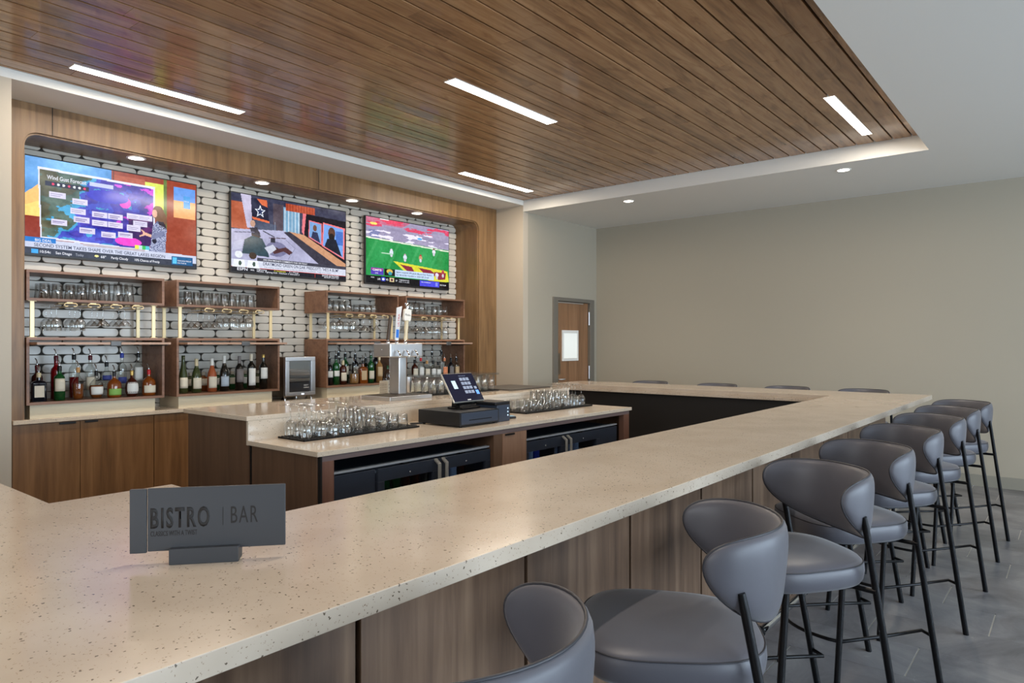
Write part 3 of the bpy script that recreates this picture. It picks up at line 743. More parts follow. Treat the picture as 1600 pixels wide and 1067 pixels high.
# far left unit, front row
bt = [(60.5, F_, 'square', BLK, CAPC, 'square dark liqueur bottle with cream label, far left of the front row', LCREAM, dict(sc=1.12)),
 (93, F_, 'spirit', G_GREEN, CAPB, 'green whiskey bottle with cream label beside the square dark bottle', LCREAM, dict(sc=.98, lh=(.28, .66))),
 (122, F_, 'taper', CLEAR, CORK, 'clear shouldered decanter of amber whiskey, third in the front row', None, dict(liquid=AMBER, sc=1.0)),
 (150.5, F_, 'oval', CLEAR, CAPB, 'round shouldered clear bottle of bourbon with pale label, fourth in the front row', LWHITE, dict(liquid=AMBER, sc=1.05, lh=(.15, .45))),
 (178.5, F_, 'squat', AMBER, CAPB, 'amber bottle with light green label, front row of far left unit', LGREEN, dict(sc=.95, lh=(.1, .36))),
 (206, F_, 'oval', DBRN, CAPG, 'rounded dark red bottle with white arched label, front row', LWHITE, dict(sc=1.02, lh=(.12, .58))),
 (232.5, F_, 'squat', AMBER, CAPR, 'squat bottle with red wax neck and cream label', LCREAM, dict(sc=.98, lh=(.12, .42))),
 (58, K_, 'spirit', DBRN, CAPD, 'dark brown bottle behind the square dark bottle', None, dict(sc=1.0)),
 (87.5, K_, 'tall', REDL, CAPD, 'tall red liqueur bottle behind the green whiskey bottle', None, dict(sc=1.1)),
 (115.5, K_, 'tall', CLEAR, CAPB, 'clear bottle half full of red liqueur behind the decanter', None, dict(sc=1.12, liquid=REDL)),
 (141, K_, 'tall', CLEAR, CAPD, 'clear rum bottle with dark red cap, back row', LCREAM, dict(sc=1.1)),
 (166.5, K_, 'spirit', CLEAR, CAPB, 'clear bottle with blue label in the back row', LBLUE, dict(sc=1.05, lh=(.5, .64))),
 (190.5, K_, 'tall', CLEAR, CAPU, 'tall clear vodka bottle with blue cap', LBLUE, dict(sc=1.15, lh=(.3, .45))),
 (216, K_, 'tall', CLEAR, CAPB, 'tall clear bottle with white label near the right side of far left unit', LWHITE, dict(sc=1.15, lh=(.35, .68)))]
W2 = 6.06
bt += [(286.3, W2, 'flute', G_OLIVE, G_OLIVE, 'slender olive green wine bottle with cream label', LCREAM, dict(spout=False, lh=(.14, .42))),
 (307, W2, 'burgundy', G_OLIVE, CAPC, 'olive wine bottle with cream foil and cream label, second in the wine row', LCREAM, dict(spout=False, caplen=.075, lh=(.12, .44))),
 (331.3, W2, 'burgundy', ROSE, LWHITE, 'rose wine bottle with pale foil', LCREAM, dict(spout=False, caplen=.065, lh=(.12, .46))),
 (350.4, W2, 'burgundy', G_DK, LWHITE, 'dark wine bottle with grey white foil and pale blue label', mat('label_pale_blue', (176, 188, 200), .6), dict(spout=False, caplen=.09, sc=1.08, lh=(.14, .42))),
 (374, W2, 'bordeaux', G_DK, LGREY, 'dark wine bottle with large grey label', LGREY, dict(spout=False, caplen=.07, sc=1.06, lh=(.24, .62))),
 (392.6, W2, 'bordeaux', G_DK, LCREAM, 'dark wine bottle with tall white illustrated label and cream foil', LWHITE, dict(spout=False, caplen=.065, sc=1.12, lh=(.12, .6))),
 (411.5, W2, 'bordeaux', G_DK, CAPG, 'dark wine bottle with white label and gold capsule, rightmost in the wine row', LWHITE, dict(spout=False, caplen=.03, sc=1.1, lh=(.3, .62)))]
for i, (u, g, l) in enumerate(((297, G_OLIVE, LCREAM), (318, AMBER, LCREAM), (341, G_GREEN, LWHITE), (363, G_GREEN, LCREAM), (383, G_GREEN, LWHITE), (403, G_OLIVE, LCREAM))):
    bt.append((u, 6.24, 'spirit', g, LCREAM, 'short bottle behind the wine row, %s of six from the left' % ORD[i], l, dict(spout=False, sc=.66, caplen=.03, lh=(.3, .75))))
bt += [(514.8, F_, 'tall', BLK, CAPB, 'black gin bottle with round white label against the left side of third unit', LWHITE, dict(sc=.9, lh=(.3, .55))),
 (525.0, F_, 'tall', G_GREEN, CAPB, 'bright green gin bottle with white label', LWHITE, dict(sc=1.0, lh=(.3, .5))),
 (536, F_, 'spirit', DBRN, CAPC, 'dark brown bottle with cream cap and square label', LCREAM, dict(sc=.98, lh=(.15, .5), spout=False, caplen=.07)),
 (553, F_, 'squat', CLEAR, CAPB, 'faceted clear bottle in the front row of third unit', None, dict(sc=1.05, liquid=GOLDL)),
 (567, F_, 'square', AMBER, CAPB, 'square amber whisky bottle with slanted pale label', LTAN, dict(sc=1.3)),
 (579.5, F_, 'tall', G_GREEN, G_GREEN, 'green scotch bottle with cream label right of the amber square bottle', LCREAM, dict(sc=1.0, lh=(.15, .45))),
 (592.5, F_, 'spirit', GOLDL, CAPC, 'pale gold tequila bottle with tan label', LTAN, dict(sc=1.08, lh=(.25, .62))),
 (605.7, F_, 'squat', CLEAR, G_GREEN, 'short clear tequila bottle with round cork stopper', None, dict(sc=.88, spout=False, caplen=.04)),
 (539.4, K_, 'tall', G_GREEN, CAPB, 'green bottle in the back row behind the dark brown bottle', LCREAM, dict(sc=1.05, lh=(.3, .6))),
 (555, K_, 'tall', BLK, CAPB, 'blue black bottle in the back row', LWHITE, dict(sc=1.02, lh=(.35, .6))),
 (571.5, K_, 'spirit', G_DK, CAPB, 'dark bottle behind the amber square bottle', None, dict(sc=1.0)),
 (587, K_, 'tall', BLK, CAPB, 'tallest black bottle behind the pale gold tequila', None, dict(sc=1.14)),
 (529, K_, 'tall', CLEAR, CAPB, 'clear bottle peeking out behind the bright green gin', LWHITE, dict(sc=1.1, lh=(.3, .6)))]
for i, (u, y, g, c, lb, lm, s) in enumerate(((648, F_, DBRN, CAPB, 'dark bottle just right of the tap column', LCREAM, .9), (657.5, F_, CLEAR, CAPR, 'clear bottle with red collar and white label', LWHITE, .98), (667, F_, CLEAR, CORK, 'clear bottle with yellow green cap', LCREAM, .85),
    (676.5, F_, CLEAR, CAPB, 'clear bottle with broad white label, fourth in far right unit', LWHITE, .84), (684.5, F_, CLEAR, CAPB, 'clear bottle with small white label, fifth in far right unit', LWHITE, .78), (694.5, F_, CLEAR, LORANGE, 'clear bottle with orange label and orange collar', LORANGE, .95),
    (704.5, F_, BLK, CAPB, 'dark bottle third from the right end of far right unit', LGREY, .95), (713, F_, CLEAR, CAPB, 'clear bottle with tan label, rightmost in far right unit', LTAN, .95),
    (675, K_, CLEAR, CAPB, 'tall clear bottle in the back row of far right unit, left one', None, 1.05), (690, K_, CLEAR, CAPB, 'tall clear bottle in the back row of far right unit, right one', LWHITE, 1.08))):
    bt.append((u, y, 'tall' if y > 6.1 else 'spirit', g, c, lb, lm, dict(sc=s, lh=(.2, .6))))
for (u, y, sh, g, c, lb, lm, kw) in bt: bottle(bx(u, y), y, ZF, sh, g, c, lb, lm, **kw)

# ------------------------------------------------------------------ small fridge on the back counter
t = empt('countertop_fridge', 'small steel framed glass door fridge standing on the back counter between shelf units', 'fridge', (3.87, 6.03, ZC))
B(0, .345, .03, .33, .03, .425).build('body', STEELD, t, bevel=.004)
d = MB().box(0, .345, 0, .028, .04, .075).box(0, .345, 0, .028, .385, .425).box(0, .045, 0, .028, .075, .385).box(.295, .345, 0, .028, .075, .385).build('door', STEEL, t, bevel=.003)
B(.045, .295, .008, .018, .075, .385).build('door_glass', glassm('fridge_glass', (.85, .88, .9), .8, .03, .22), d)
B(.045, .295, .0285, .0295, .075, .385).build('interior', mat('fridge_interior', (96, 100, 104), .4), t)
MB().box(.05, .29, .019, .027, .25, .256).box(.05, .29, .019, .027, .17, .176).build('wire_shelf', CHROME, t)
for a, b in ((.02, .04), (.325, .04), (.02, .31), (.325, .31)): MB().lathe([(.012, 0), (.012, .03)], 10, (a, b, 0)).build('foot', CHROME, t)
B(.18, .21, -.001, .001, .048, .060).build('status_light', mat('white_led', (255, 255, 255), emit=(220, 235, 255), es=2), d)
text('lettering', 'ENJOY', .012, WHITEM, d, w=.05, M=FY(.215, .0075, .135), ext=.0003); text('lettering', 'chilled', .012, WHITEM, d, w=.06, M=FY(.21, .0075, .112), ext=.0003)

# ------------------------------------------------------------------ island: serving station with raised ledge
IX0, IX1, IY0, IY1, IY2, IZ, IR = 2.224, 5.61, 3.165, 3.86, 4.66, .914, 1.06
t = empt('station_worktop', 'pale quartz worktop of the serving station holding the register and glass mats', 'countertop', (IX0, IY0, IZ-.028))
W_ = IX1-IX0
MB().box(0, W_, 0, IY1-IY0-.0005, 0, .028).build('slab', QUARTZ2, t, bevel=.002)
t = empt('raised_ledge', 'raised quartz ledge behind the worktop carrying the beer tap', 'ledge', (IX0, IY1, IZ-.028))
MB().box(-.01, W_, 0, IY2-IY1, IR-IZ, IR-IZ+.028).build('slab', QUARTZ2, t, bevel=.002)
t = empt('serving_station', 'walnut serving station cabinet behind the bar housing two coolers', 'cabinet', (IX0, IY0, 0))
zt = IZ-.0285
B(.015, .035, .03, .68, 0, zt).build('end_panel', WALD, t, bevel=.001)
B(.024, .034, .004, .68, 0, zt).build('end_backing', DARKV, t)
POST = wood('post_reddish_walnut', (88, 60, 50), (112, 78, 64), (126, 92, 76), rough=.4)
B(.028, .115, .008, .06, 0, zt-.03).build('post', POST, t, bevel=.002)
B(3.255, 3.35, .008, .06, 0, zt-.03).build('post', POST, t, bevel=.002)
B(.028, 3.35, .008, .03, zt-.03, zt).build('top_rail', mat('rail_mauve', (108, 92, 90), .4), t)
B(1.465, 1.83, .012, .65, 0, zt-.03).build('divider_cabinet', WALD, t)
d = B(1.555, 1.83, .006, .0115, .05, zt-.032).build('door', wood('fluted_walnut', (116, 86, 66), (146, 112, 90), (160, 126, 102), scale=1.6), t)
B(1.58, 1.68, -.006, .006, zt-.046, zt-.034).build('pull', PULL, d, bevel=.001)
B(.036, 3.35, .665, .68, 0, zt).build('back_panel', DARKV, t)
B(.036, 3.35, .03, .66, 0, .02).build('bottom_panel', DARKV, t)
B(3.335, 3.35, .06, .66, 0, zt).build('end_panel', WALD, t)
t = empt('ledge_cabinet', 'walnut cabinet under the raised ledge, rear half of the serving station', 'cabinet', (IX0, IY1+.022, 0))
B(.015, .035, .0, .76, 0, IR-.0285).build('end_panel', WALD, t, bevel=.001)
B(0, W_, -.021, -.001, IZ-.028, IR-.0285).build('upstand', QUARTZ2, t)
B(.024, .034, -.015, .0, 0, IZ-.03).build('joint_strip', DARKV, t)
B(3.335, 3.35, .0, .76, 0, IR-.0285).build('end_panel', WALD, t)
B(.036, 3.335, .745, .76, 0, IR-.0285).build('rear_panel', WALD, t)
def cooler(x0, x1, mirror, label):
    w = x1-x0; t = empt('undercounter_cooler', label, 'cooler', (x0, 3.215, .021)); H = .765
    def X(a, b): return (w-b, w-a) if mirror else (a, b)
    MB().box(0, w, .03, .60, H-.045, H-.02).box(0, w, .03, .60, 0, .05).box(0, .02, .03, .6, .05, H-.045).box(w-.02, w, .03, .6, .05, H-.045).box(.02, w-.02, .58, .6, .05, H-.045).build('body', NAVY, t)
    MB().box(.021, w-.021, .10, .575, .50, .506).build('shelf', STEEL, t)
    MB().box(.05, w-.05, .04, .052, H-.060, H-.047).build('led_strip', mat('cooler_led', (220, 235, 255), emit=(200, 225, 255), es=2.2), t)
    MB().box(0, w, .0, .035, H-.02, H-.008).build('top_trim', mat('cooler_trim', (170, 174, 180), .35, .3), t, bevel=.001)
    a, b = X(.0, .30); g = B(a+.004, b-.004, 0, .028, .06, H-.03).build('vent_panel', NAVY, t, bevel=.002)
    sl = MB()
    for k in range(16): sl.box(a+.05, b-.05, -.0008, .001, .10+k*.030, .108+k*.030)
    sl.build('louvre', DARKV, g)
    for i, (p, q) in enumerate(((.305, .305+(w-.305)/2), (.305+(w-.305)/2, w))):
        a, b = X(p, q); a += .003; b -= .003; zz = H-.03
        d = MB().box(a, b, -.012, .026, zz-.078, zz).box(a, b, -.012, .026, .06, .11).box(a, a+.05, -.012, .026, .11, zz-.078).box(b-.05, b, -.012, .026, .11, zz-.078).build('door', NAVY, t, bevel=.002)
        B(a+.05, b-.05, .004, .010, .11, zz-.078).build('door_glass', DARKPANE, d)
        hx = (b-.03) if (i == 0) != mirror else (a+.03)
        MB().prism([(-.012, zz-.30), (-.055, zz-.28), (-.055, zz-.025), (-.012, zz+.004), (-.012, zz-.01), (-.045, zz-.034), (-.045, zz-.27), (-.012, zz-.285)], hx-.013, hx+.013, 'X').build('handle', mat('handle_steel', (176, 172, 164), .3, .4), d, bevel=.003)
        MB().lathe([(.006, 0), (.006, .004), (.001, .004)], 10).build('keyhole', CHROME, d, loc=((a+b)/2, -.014, zz-.05)).rotation_euler = (PI/2, 0, 0)
        MB().box((a+b)/2-.05, (a+b)/2, -.005, .03, zz+.001, zz+.010).build('hinge', BLACKM, d)
    return t
c1 = cooler(2.365, 3.685, False, 'black undercounter cooler with vent panel on its left, left half of serving station')
c2 = cooler(4.07, 5.43, True, 'black undercounter cooler with vent panel on its right, right half of serving station')
bb = MB().lathe([(.001, 0), (.030, 0), (.031, .004), (.031, .13), (.026, .15), (.013, .175), (.012, .20), (.001, .20)], 16)
bmesh_ = {k: bb.data('bottle_body', m) for k, m in (('green', G_GREEN), ('clear', mat('bottle_frost', (170, 190, 215), .2)), ('brown', DBRN), ('blue', mat('bottle_blue', (70, 84, 190), .2)))}
for nm, x0, ks in (('left cooler', 2.775, ['clear', 'green', 'green', 'brown', 'brown']), ('left cooler right door', 3.29, ['blue', 'brown', 'clear', 'brown']), ('right cooler', 4.16, ['clear', 'clear', 'clear', 'blue']), ('right cooler right door', 4.72, ['clear', 'brown', 'clear', 'clear'])):
    for i, k in enumerate(ks):
        inst(bmesh_[k], 'chilled_bottle', (x0+i*.085, 3.36, .5275), '%s bottle seen through the glass of the %s, %s from the left' % (k, nm, ORD[i]), 'bottle', 'bottles in the coolers')
# cash drawer, terminal, printer, card reader
t = empt('cash_drawer', 'black metal cash drawer on the serving station under the touch screen terminal', 'cash drawer', (3.476, 3.297, .914))
B(0, .415, .004, .42, .010, .106).build('body', BLACK, t, bevel=.002)
B(.012, .403, .0, .006, .020, .098).build('drawer_front', BLACKS, t, bevel=.002)
B(.09, .33, -.0008, .001, .044, .050).build('slot', DARKV, t)
for a, b in ((.03, .03), (.385, .03), (.03, .39), (.385, .39)): MB().lathe([(.010, 0), (.012, .010)], 10, (a, b, 0)).build('foot', DARKV, t)
t = thing('pos_terminal', 'touch screen terminal with silver rim tilted back on top of the cash drawer', 'terminal', (3.745, 3.50, 1.0205), math.radians(2))
MB().box(-.10, .10, -.06, .09, 0, .012).build('stand_base', BLACKM, t, bevel=.004)
MB().prism([(-.03, .012), (.06, .012), (.05, .09), (.02, .09)], -.09, .09, 'X').build('stand_arm', BLACKM, t, bevel=.004)
for s in (-1, 1): MB().tube([(s*.10-.006*s, .005, .045), (s*.10+.012*s, .005, .045)], .020, 16).build('hinge', BLACKM, t)
sc_ = bpy.data.objects.new('screen_unit', MB().box(-.168, .168, -.005, .012, -.01, .232).data('screen_unit', mat('silver_rim', (206, 204, 196), .3, .7))); C.objects.link(sc_); sc_.parent = t
sc_.location = (0, -.035, .058); sc_.rotation_euler = (math.radians(-33), 0, 0)
bv = sc_.modifiers.new('b', 'BEVEL'); bv.width = .006; bv.segments = 3
MB().box(-.163, .163, -.0065, -.004, -.005, .227).build('display', mat('display_navy', (24, 26, 40), .1, emit=(22, 26, 44), es=.7), sc_)
kd = mat('keypad_key', (130, 138, 156), .3, emit=(120, 130, 150), es=.5); kb = mat('keypad_blue', (90, 140, 220), .3, emit=(96, 146, 230), es=.9); kw = mat('user_tile', (170, 192, 198), .3, emit=(170, 192, 200), es=.8)
kp = MB()
for i in range(3):
    for j in range(4): kp.box(-.005+i*.036, .025+i*.036, -.0075, -.0064, .165-j*.036, .190-j*.036)
kp.build('keypad', kd, sc_)
B(-.105, -.062, -.0075, -.0064, .10, .168).build('user_tile', kw, sc_)
B(.115, .146, -.0075, -.0064, .045, .080).build('enter_key', kb, sc_); B(.115, .142, -.0075, -.0064, .09, .112).build('clear_key', kd, sc_)
text('lettering', 'Please enter your code', .007, kd, sc_, w=.075, M=FY(.0, -.0068, .203), ext=.0003)
B(-.018, .018, -.0075, -.0064, .001, .008).build('logo_plate', WHITEM, sc_)
t = empt('receipt_printer', 'small black receipt printer standing right of the cash drawer', 'printer', (3.905, 3.33, .914))
B(0, .15, .0, .22, .0, .125).build('body', BLACKS, t, bevel=.006)
B(-.02, .15, .0, .22, .1255, .150).build('lid', BLACK, t, bevel=.006)
for k in range(3): B(.118, .128, -.002, .001, .040+k*.026, .050+k*.026).build('button', mat('button_light', (200, 220, 235), .3, emit=(190, 215, 235), es=.8), t)
o = B(-.035, .035, -.08, .08, 0, .018).build('card_reader', BLACK, None, bevel=.006); o.location = (4.20, 3.47, .9145); o.rotation_euler = (0, 0, math.radians(-25))
tag(o, 'small dark card reader lying flat on the quartz beside the printer', 'card reader')
B(-.026, .026, -.07, -.02, .0182, .019).build('display', mat('reader_display', (120, 170, 200), .2, emit=(110, 160, 190), es=.4), o)
t = tag(MB().tube([(3.476-.002, 3.67, .922), (3.40, 3.72, .922), (3.36, 3.66, .922), (3.345, 3.60, .922)], .006, 8).build('power_cable', BLACK), 'black cable coming out of the left side of the cash drawer', 'cable')
# folded black tray mats on the raised ledge
o = B(0, .62, 0, .52, 0, .010).build('serving_mat', mat('mat_dark', (70, 64, 58), .5), None, bevel=.003); o.location = (4.96, 4.06, IR+.0003)
tag(o, 'flat dark brown mat lying on the right end of the raised ledge', 'mat')
# rack of glasses on the ledge
ZR = IR
t = empt('glass_rack', 'black plastic drying mat under the tall glasses on the raised ledge', 'bar mat', (4.06, 4.17, ZR+.0003))
m = MB().box(0, .86, 0, .36, 0, .004)
for i in range(40): m.box(i*.0215, i*.0215+.006, 0, .36, 0, .009)
m.build('grid', MATB, t)
n = 0
for i in range(9):
    for j in range(4):
        put('collins', 4.10+i*.094, 4.21+j*.088, ZR+.0098, 'highball glass, %s from the left, %s row on the raised ledge' % (ORD[i], ['front', 'second', 'third', 'back'][j]), 'tall glasses on the raised ledge')
o = tag(MB().box(0, .86, 0, .36, 0, .004).box(0, .86, 0, .006, 0, .016).box(0, .86, .354, .36, 0, .016).box(0, .006, 0, .36, 0, .016).box(.854, .86, 0, .36, 0, .016).build('clear_tray', glassm('tray_plastic', (.93, .94, .94), .8, .12)), 'clear plastic tray laid upside down over the tall glasses', 'tray'); o.location = (4.06, 4.17, ZR+.0098+.1405)

# beer tap tower
t = empt('beer_tap_tower', 'brushed steel beer tap tower with three handles on the raised ledge', 'beer tap', (3.47, 4.02, ZR+.0003))
B(0, .44, 0, .34, 0, .030).build('drip_tray', STEEL, t, bevel=.003)
gr = MB()
for k in range(20): gr.box(.02+k*.0205, .03+k*.0205, .02, .32, .0302, .034)
gr.build('tray_grille', STEELD, t)
B(.205, .285, .13, .25, .0345, .33).build('column', STEEL, t, bevel=.008)
MB().lathe([(.03, 0), (.03, .20), (.024, .21)], 16, (.31, .2, .0345)).build('side_pipe', STEELD, t)
B(.045, .385, .05, .25, .330, .438).build('tower_head', STEEL, t, bevel=.010, seg=3)
MB().lathe([(.005, 0), (.005, .003), (.001, .003)], 10).build('side_bolt', CHROME, t, loc=(.0445, .15, .39)).rotation_euler = (0, -PI/2, 0)
for i, x in enumerate((.10, .19, .28)):
    MB().tube([(x, .05, .38), (x, .02, .375), (x, .0, .35), (x, -.005, .325)], .008, 10).build('faucet', CHROME, t)
    MB().lathe([(.014, 0), (.016, .008), (.008, .016), (.008, .03)], 14, (x, .14, .438)).build('handle_collar', CHROME, t)
hm = MB().prism([(-.012, 0), (.012, 0), (.016, .17), (.008, .19), (-.010, .185)], -.009, .009, 'Y').build('tap_handle', mat('handle_dark_wood', (70, 56, 46), .5), t, bevel=.004); hm.location = (.10, .14, .462); hm.rotation_euler = (0, math.radians(7), 0)
hm = MB().prism([(-.022, 0), (.016, 0), (.024, .20), (.030, .275), (-.024, .255)], -.005, .005, 'Y').build('tap_handle', mat('handle_pale', (206, 206, 206), .4), t, bevel=.003); hm.location = (.19, .14, .462); hm.rotation_euler = (0, math.radians(5), 0)
B(-.016, .012, -.0062, -.0052, .02, .085).build('blue_stripe', mat('stripe_blue', (40, 110, 200), .4), hm)
text('lettering', 'ULTRA', .018, mat('tap_red', (190, 60, 60), .5), hm, w=.10, M=Matrix.Translation((.01, -.0062, .11)) @ Matrix.Rotation(PI/2, 4, 'X') @ Matrix.Rotation(PI/2, 4, 'Z'), ext=.0003)
hm = MB().lathe([(.012, 0), (.014, .02), (.012, .06), (.017, .10), (.014, .14), (.020, .16)], 14).build('tap_handle', mat('handle_ivory', (214, 200, 168), .45), t); hm.location = (.28, .14, .462); hm.rotation_euler = (0, math.radians(5), 0)
MB().prism([(-.030, .155), (.030, .155), (.037, .17), (.037, .235), (.028, .25), (-.028, .25), (-.037, .235), (-.037, .17)], -.012, .012, 'Y').build('tap_badge', mat('badge_white', (226, 222, 212), .4), hm, bevel=.003)
text('lettering', 'Modelo', .017, CAPB, hm, w=.056, M=FY(-.028, -.0122, .195), ext=.0004)
lio = MB().lathe([(.010, .25), (.014, .27), (.010, .285), (.002, .30)], 12)
for s in (-1, 1): lio.tube([(0, 0, .262), (s*.018, 0, .275), (s*.026, 0, .295)], .006, 8)
lio.build('finial', CHROME, hm)
# perforated steel caddy
t = empt('steel_caddy', 'white perforated metal caddy behind the beer tap', 'caddy', (3.79, 4.42, ZR+.0003))
m = MB(); w, h = .13, .125
m.prism([(0, 0), (w, 0), (w+.012, h), (.012*-1+.024, h)], 0, .004, 'Y').prism([(0, 0), (w, 0), (w+.012, h), (.012, h)], .10, .104, 'Y').box(0, w, 0, .104, 0, .003).box(0, .004, .0, .104, 0, h).box(w-.0, w+.004, .0, .104, 0, h)
m.build('body', mat('caddy_white', (206, 200, 186), .4, .3), t)
hd = MB()
for i in range(8):
    for j in range(7):
        x = .016+i*.0145+(j % 2)*.007; z = .014+j*.014
        hd.prism([(x-.0045, z), (x, z-.0045), (x+.0045, z), (x, z+.0045)], -.0006, .0, 'Y'); hd.prism([(.012+i*.0115-.0035, z), (.012+i*.0115, z-.0035), (.012+i*.0115+.0035, z), (.012+i*.0115, z+.0035)], -.0006, 0, 'X')
hd.build('perforations', DARKV, t)
# shaker beside the tap column
o = tag(MB().lathe([(.001, 0), (.034, 0), (.045, .15), (.045, .152), (.043, .152), (.033, .004), (.001, .004)], 20).build('mixing_tin', STEEL), 'steel mixing tin standing behind the right side of beer tap', 'mixing tin'); o.location = (4.00, 4.42, ZR+.0003)

# ------------------------------------------------------------------ televisions
class Img:
    def __init__(s, w, h, c): s.w, s.h = w, h; s.a = np.zeros((h, w, 3)); s.a[:] = c; s.Y, s.X = np.mgrid[0:h, 0:w]; s.X = s.X/w; s.Y = s.Y/h
    def mask_poly(s, p):
        m = np.zeros((s.h, s.w), bool); n = len(p)
        for i in range(n):
            (x0, y0), (x1, y1) = p[i], p[(i+1) % n]
            c = ((y0 > s.Y) != (y1 > s.Y))
            with np.errstate(divide='ignore', invalid='ignore'): xx = (x1-x0)*(s.Y-y0)/(y1-y0 if y1 != y0 else 1e-9)+x0
            m ^= c & (s.X < xx)
        return m
    def poly(s, p, c, al=1):
        m = s.mask_poly(p); s.a[m] = s.a[m]*(1-al)+np.array(c)*al; return m
    def rect(s, x0, y0, x1, y1, c, al=1):
        m = (s.X >= x0) & (s.X < x1) & (s.Y >= y0) & (s.Y < y1); s.a[m] = s.a[m]*(1-al)+np.array(c)*al; return m
    def ell(s, cx, cy, rx, ry, c, al=1):
        m = ((s.X-cx)/rx)**2+((s.Y-cy)/ry)**2 < 1; s.a[m] = s.a[m]*(1-al)+np.array(c)*al; return m
    def line(s, x0, y0, x1, y1, wd, c):
        dx, dy = x1-x0, (y1-y0)*s.h/s.w; L2 = dx*dx+dy*dy; px = s.X-x0; py = (s.Y-y0)*s.h/s.w
        t = np.clip((px*dx+py*dy)/L2, 0, 1); d = np.hypot(px-t*dx, py-t*dy); s.a[d < wd/2] = c
    def noise(s, fx, fy, seed):
        r = np.random.RandomState(seed); out = np.zeros((s.h, s.w)); amp = 1; tot = 0
        for o in range(4):
            gx, gy = max(int(fx*2**o), 2), max(int(fy*2**o), 2); g = r.rand(gy+2, gx+2)
            x = s.X*gx; y = s.Y*gy; xi = x.astype(int); yi = y.astype(int); u = x-xi; v = y-yi; u = u*u*(3-2*u); v = v*v*(3-2*v)
            out += amp*((g[yi, xi]*(1-u)+g[yi, xi+1]*u)*(1-v)+(g[yi+1, xi]*(1-u)+g[yi+1, xi+1]*u)*v); tot += amp; amp *= .5
        return out/tot
def screen_mesh(im, w, h):
    H, Wd = im.h, im.w
    xs = np.linspace(0, w, Wd+1); zs = np.linspace(h, 0, H+1)
    V = np.zeros(((H+1)*(Wd+1), 3)); V[:, 0] = np.tile(xs, H+1); V[:, 2] = np.repeat(zs, Wd+1)
    i, j = np.mgrid[0:H, 0:Wd]; a = (i*(Wd+1)+j).ravel()
    F = np.stack([a, a+Wd+1, a+Wd+2, a+1], 1)
    me = bpy.data.meshes.new('screen'); me.vertices.add(len(V)); me.vertices.foreach_set('co', V.ravel())
    me.loops.add(F.size); me.loops.foreach_set('vertex_index', F.ravel().astype(np.int32)); me.polygons.add(len(F))
    me.polygons.foreach_set('loop_start', np.arange(0, F.size, 4, dtype=np.int32)); me.update(calc_edges=True)
    im.a += ((im.noise(60, 34, 77)-.5)*26)[:, :, None]
    col = np.clip(im.a.reshape(-1, 3)/255, 0, 1); col = np.where(col <= .04045, col/12.92, ((col+.055)/1.055)**2.4)
    ca = me.color_attributes.new('picture', 'FLOAT_COLOR', 'CORNER')
    ca.data.foreach_set('color', np.repeat(np.concatenate([col, np.ones((len(col), 1))], 1), 4, 0).ravel().astype(np.float32))
    return me
SCR = mat('screen_picture', (4, 4, 5), .12); tt = NT(SCR); at_ = tt.n('ShaderNodeAttribute', attribute_name='picture')
tt.l(at_.outputs['Color'], tt.b.inputs['Emission Color']); tt.b.inputs['Emission Strength'].default_value = 1.2
def emi(name, c, s=1.0): return mat(name, (5, 5, 5), .3, emit=c, es=s)
TW = emi('screen_text_white', (238, 240, 250)); TN = emi('screen_text_navy', (52, 58, 88)); TY = emi('screen_text_yellow', (228, 226, 60)); TG = emi('screen_text_grey', (150, 155, 170))
def tv(x0, z0, img, label, texts):
    w, h = 1.36, .785; t = empt('wall_television', label, 'television', (x0, 6.31, z0), 'televisions on the tiled wall')
    B(0, w, .0, .035, 0, h).build('casing', BLACK, t, bevel=.003)
    B(.35, 1.0, .035, .066, .15, .6).build('wall_bracket', BLACKM, t)
    me = screen_mesh(img, w-.016, h-.028); me.materials.append(SCR)
    s = bpy.data.objects.new('screen', me); C.objects.link(s); s.parent = t; s.location = (.008, -.0008, .018)
    for (tx, u, v, hh, ww, m) in texts:
        text('caption', tx, hh*(h-.028), m, s, w=ww*(w-.016), M=FY(u*(w-.016), -.0008, (1-v)*(h-.028)), ext=0, bold=.012)
    return t
# weather broadcast
im = Img(288, 162, (150, 62, 40)); n1 = im.noise(4, 3, 1); n2 = im.noise(9, 8, 2); n3 = im.noise(14, 12, 5)
m = im.rect(0, 0, .46, .62, (110, 170, 232)); im.a[m] += ((n1[m]-.5)*120)[:, None]
m = im.poly([(0, .38), (.12, .18), (.12, .66), (0, .66)], (250, 190, 110)); m = im.poly([(0, .5), (.12, .4), (.12, .66), (0, .66)], (255, 214, 120))
im.rect(0, .61, .1, .86, (140, 52, 36)); im.rect(.47, .04, .66, .3, (176, 88, 62)); im.rect(.47, .0, .475, .3, (40, 30, 40)); im.rect(.66, .06, .78, .4, (214, 226, 92)); im.rect(.78, .0, .80, .6, (96, 120, 60))
im.rect(.845, .06, .992, .42, (240, 170, 110)); m = im.rect(.845, .06, .992, .22, (96, 150, 226)); im.rect(.91, .15, .955, .30, (64, 152, 222))
m = im.poly([(.062, .09), (.725, .105), (.725, .865), (.075, .83)], (222, 224, 240))
m = im.poly([(.07, .115), (.715, .13), (.715, .845), (.082, .81)], (0, 0, 0))
pal = np.array([(96, 94, 72), (84, 104, 92), (72, 160, 206), (66, 76, 190), (56, 46, 160), (60, 44, 150), (190, 60, 196)])
q = n2*.9+n3*.6+(im.X-.15)*.95; q = np.clip((q-.45)/1.05*7, 0, 6.99).astype(int)
q = np.where((im.X < .28) & (im.Y < .4), np.minimum(q, 1), q); m2 = m
im.a[m2] = pal[q][m2]; im.a[m2] += ((n3[m2]-.5)*90)[:, None]
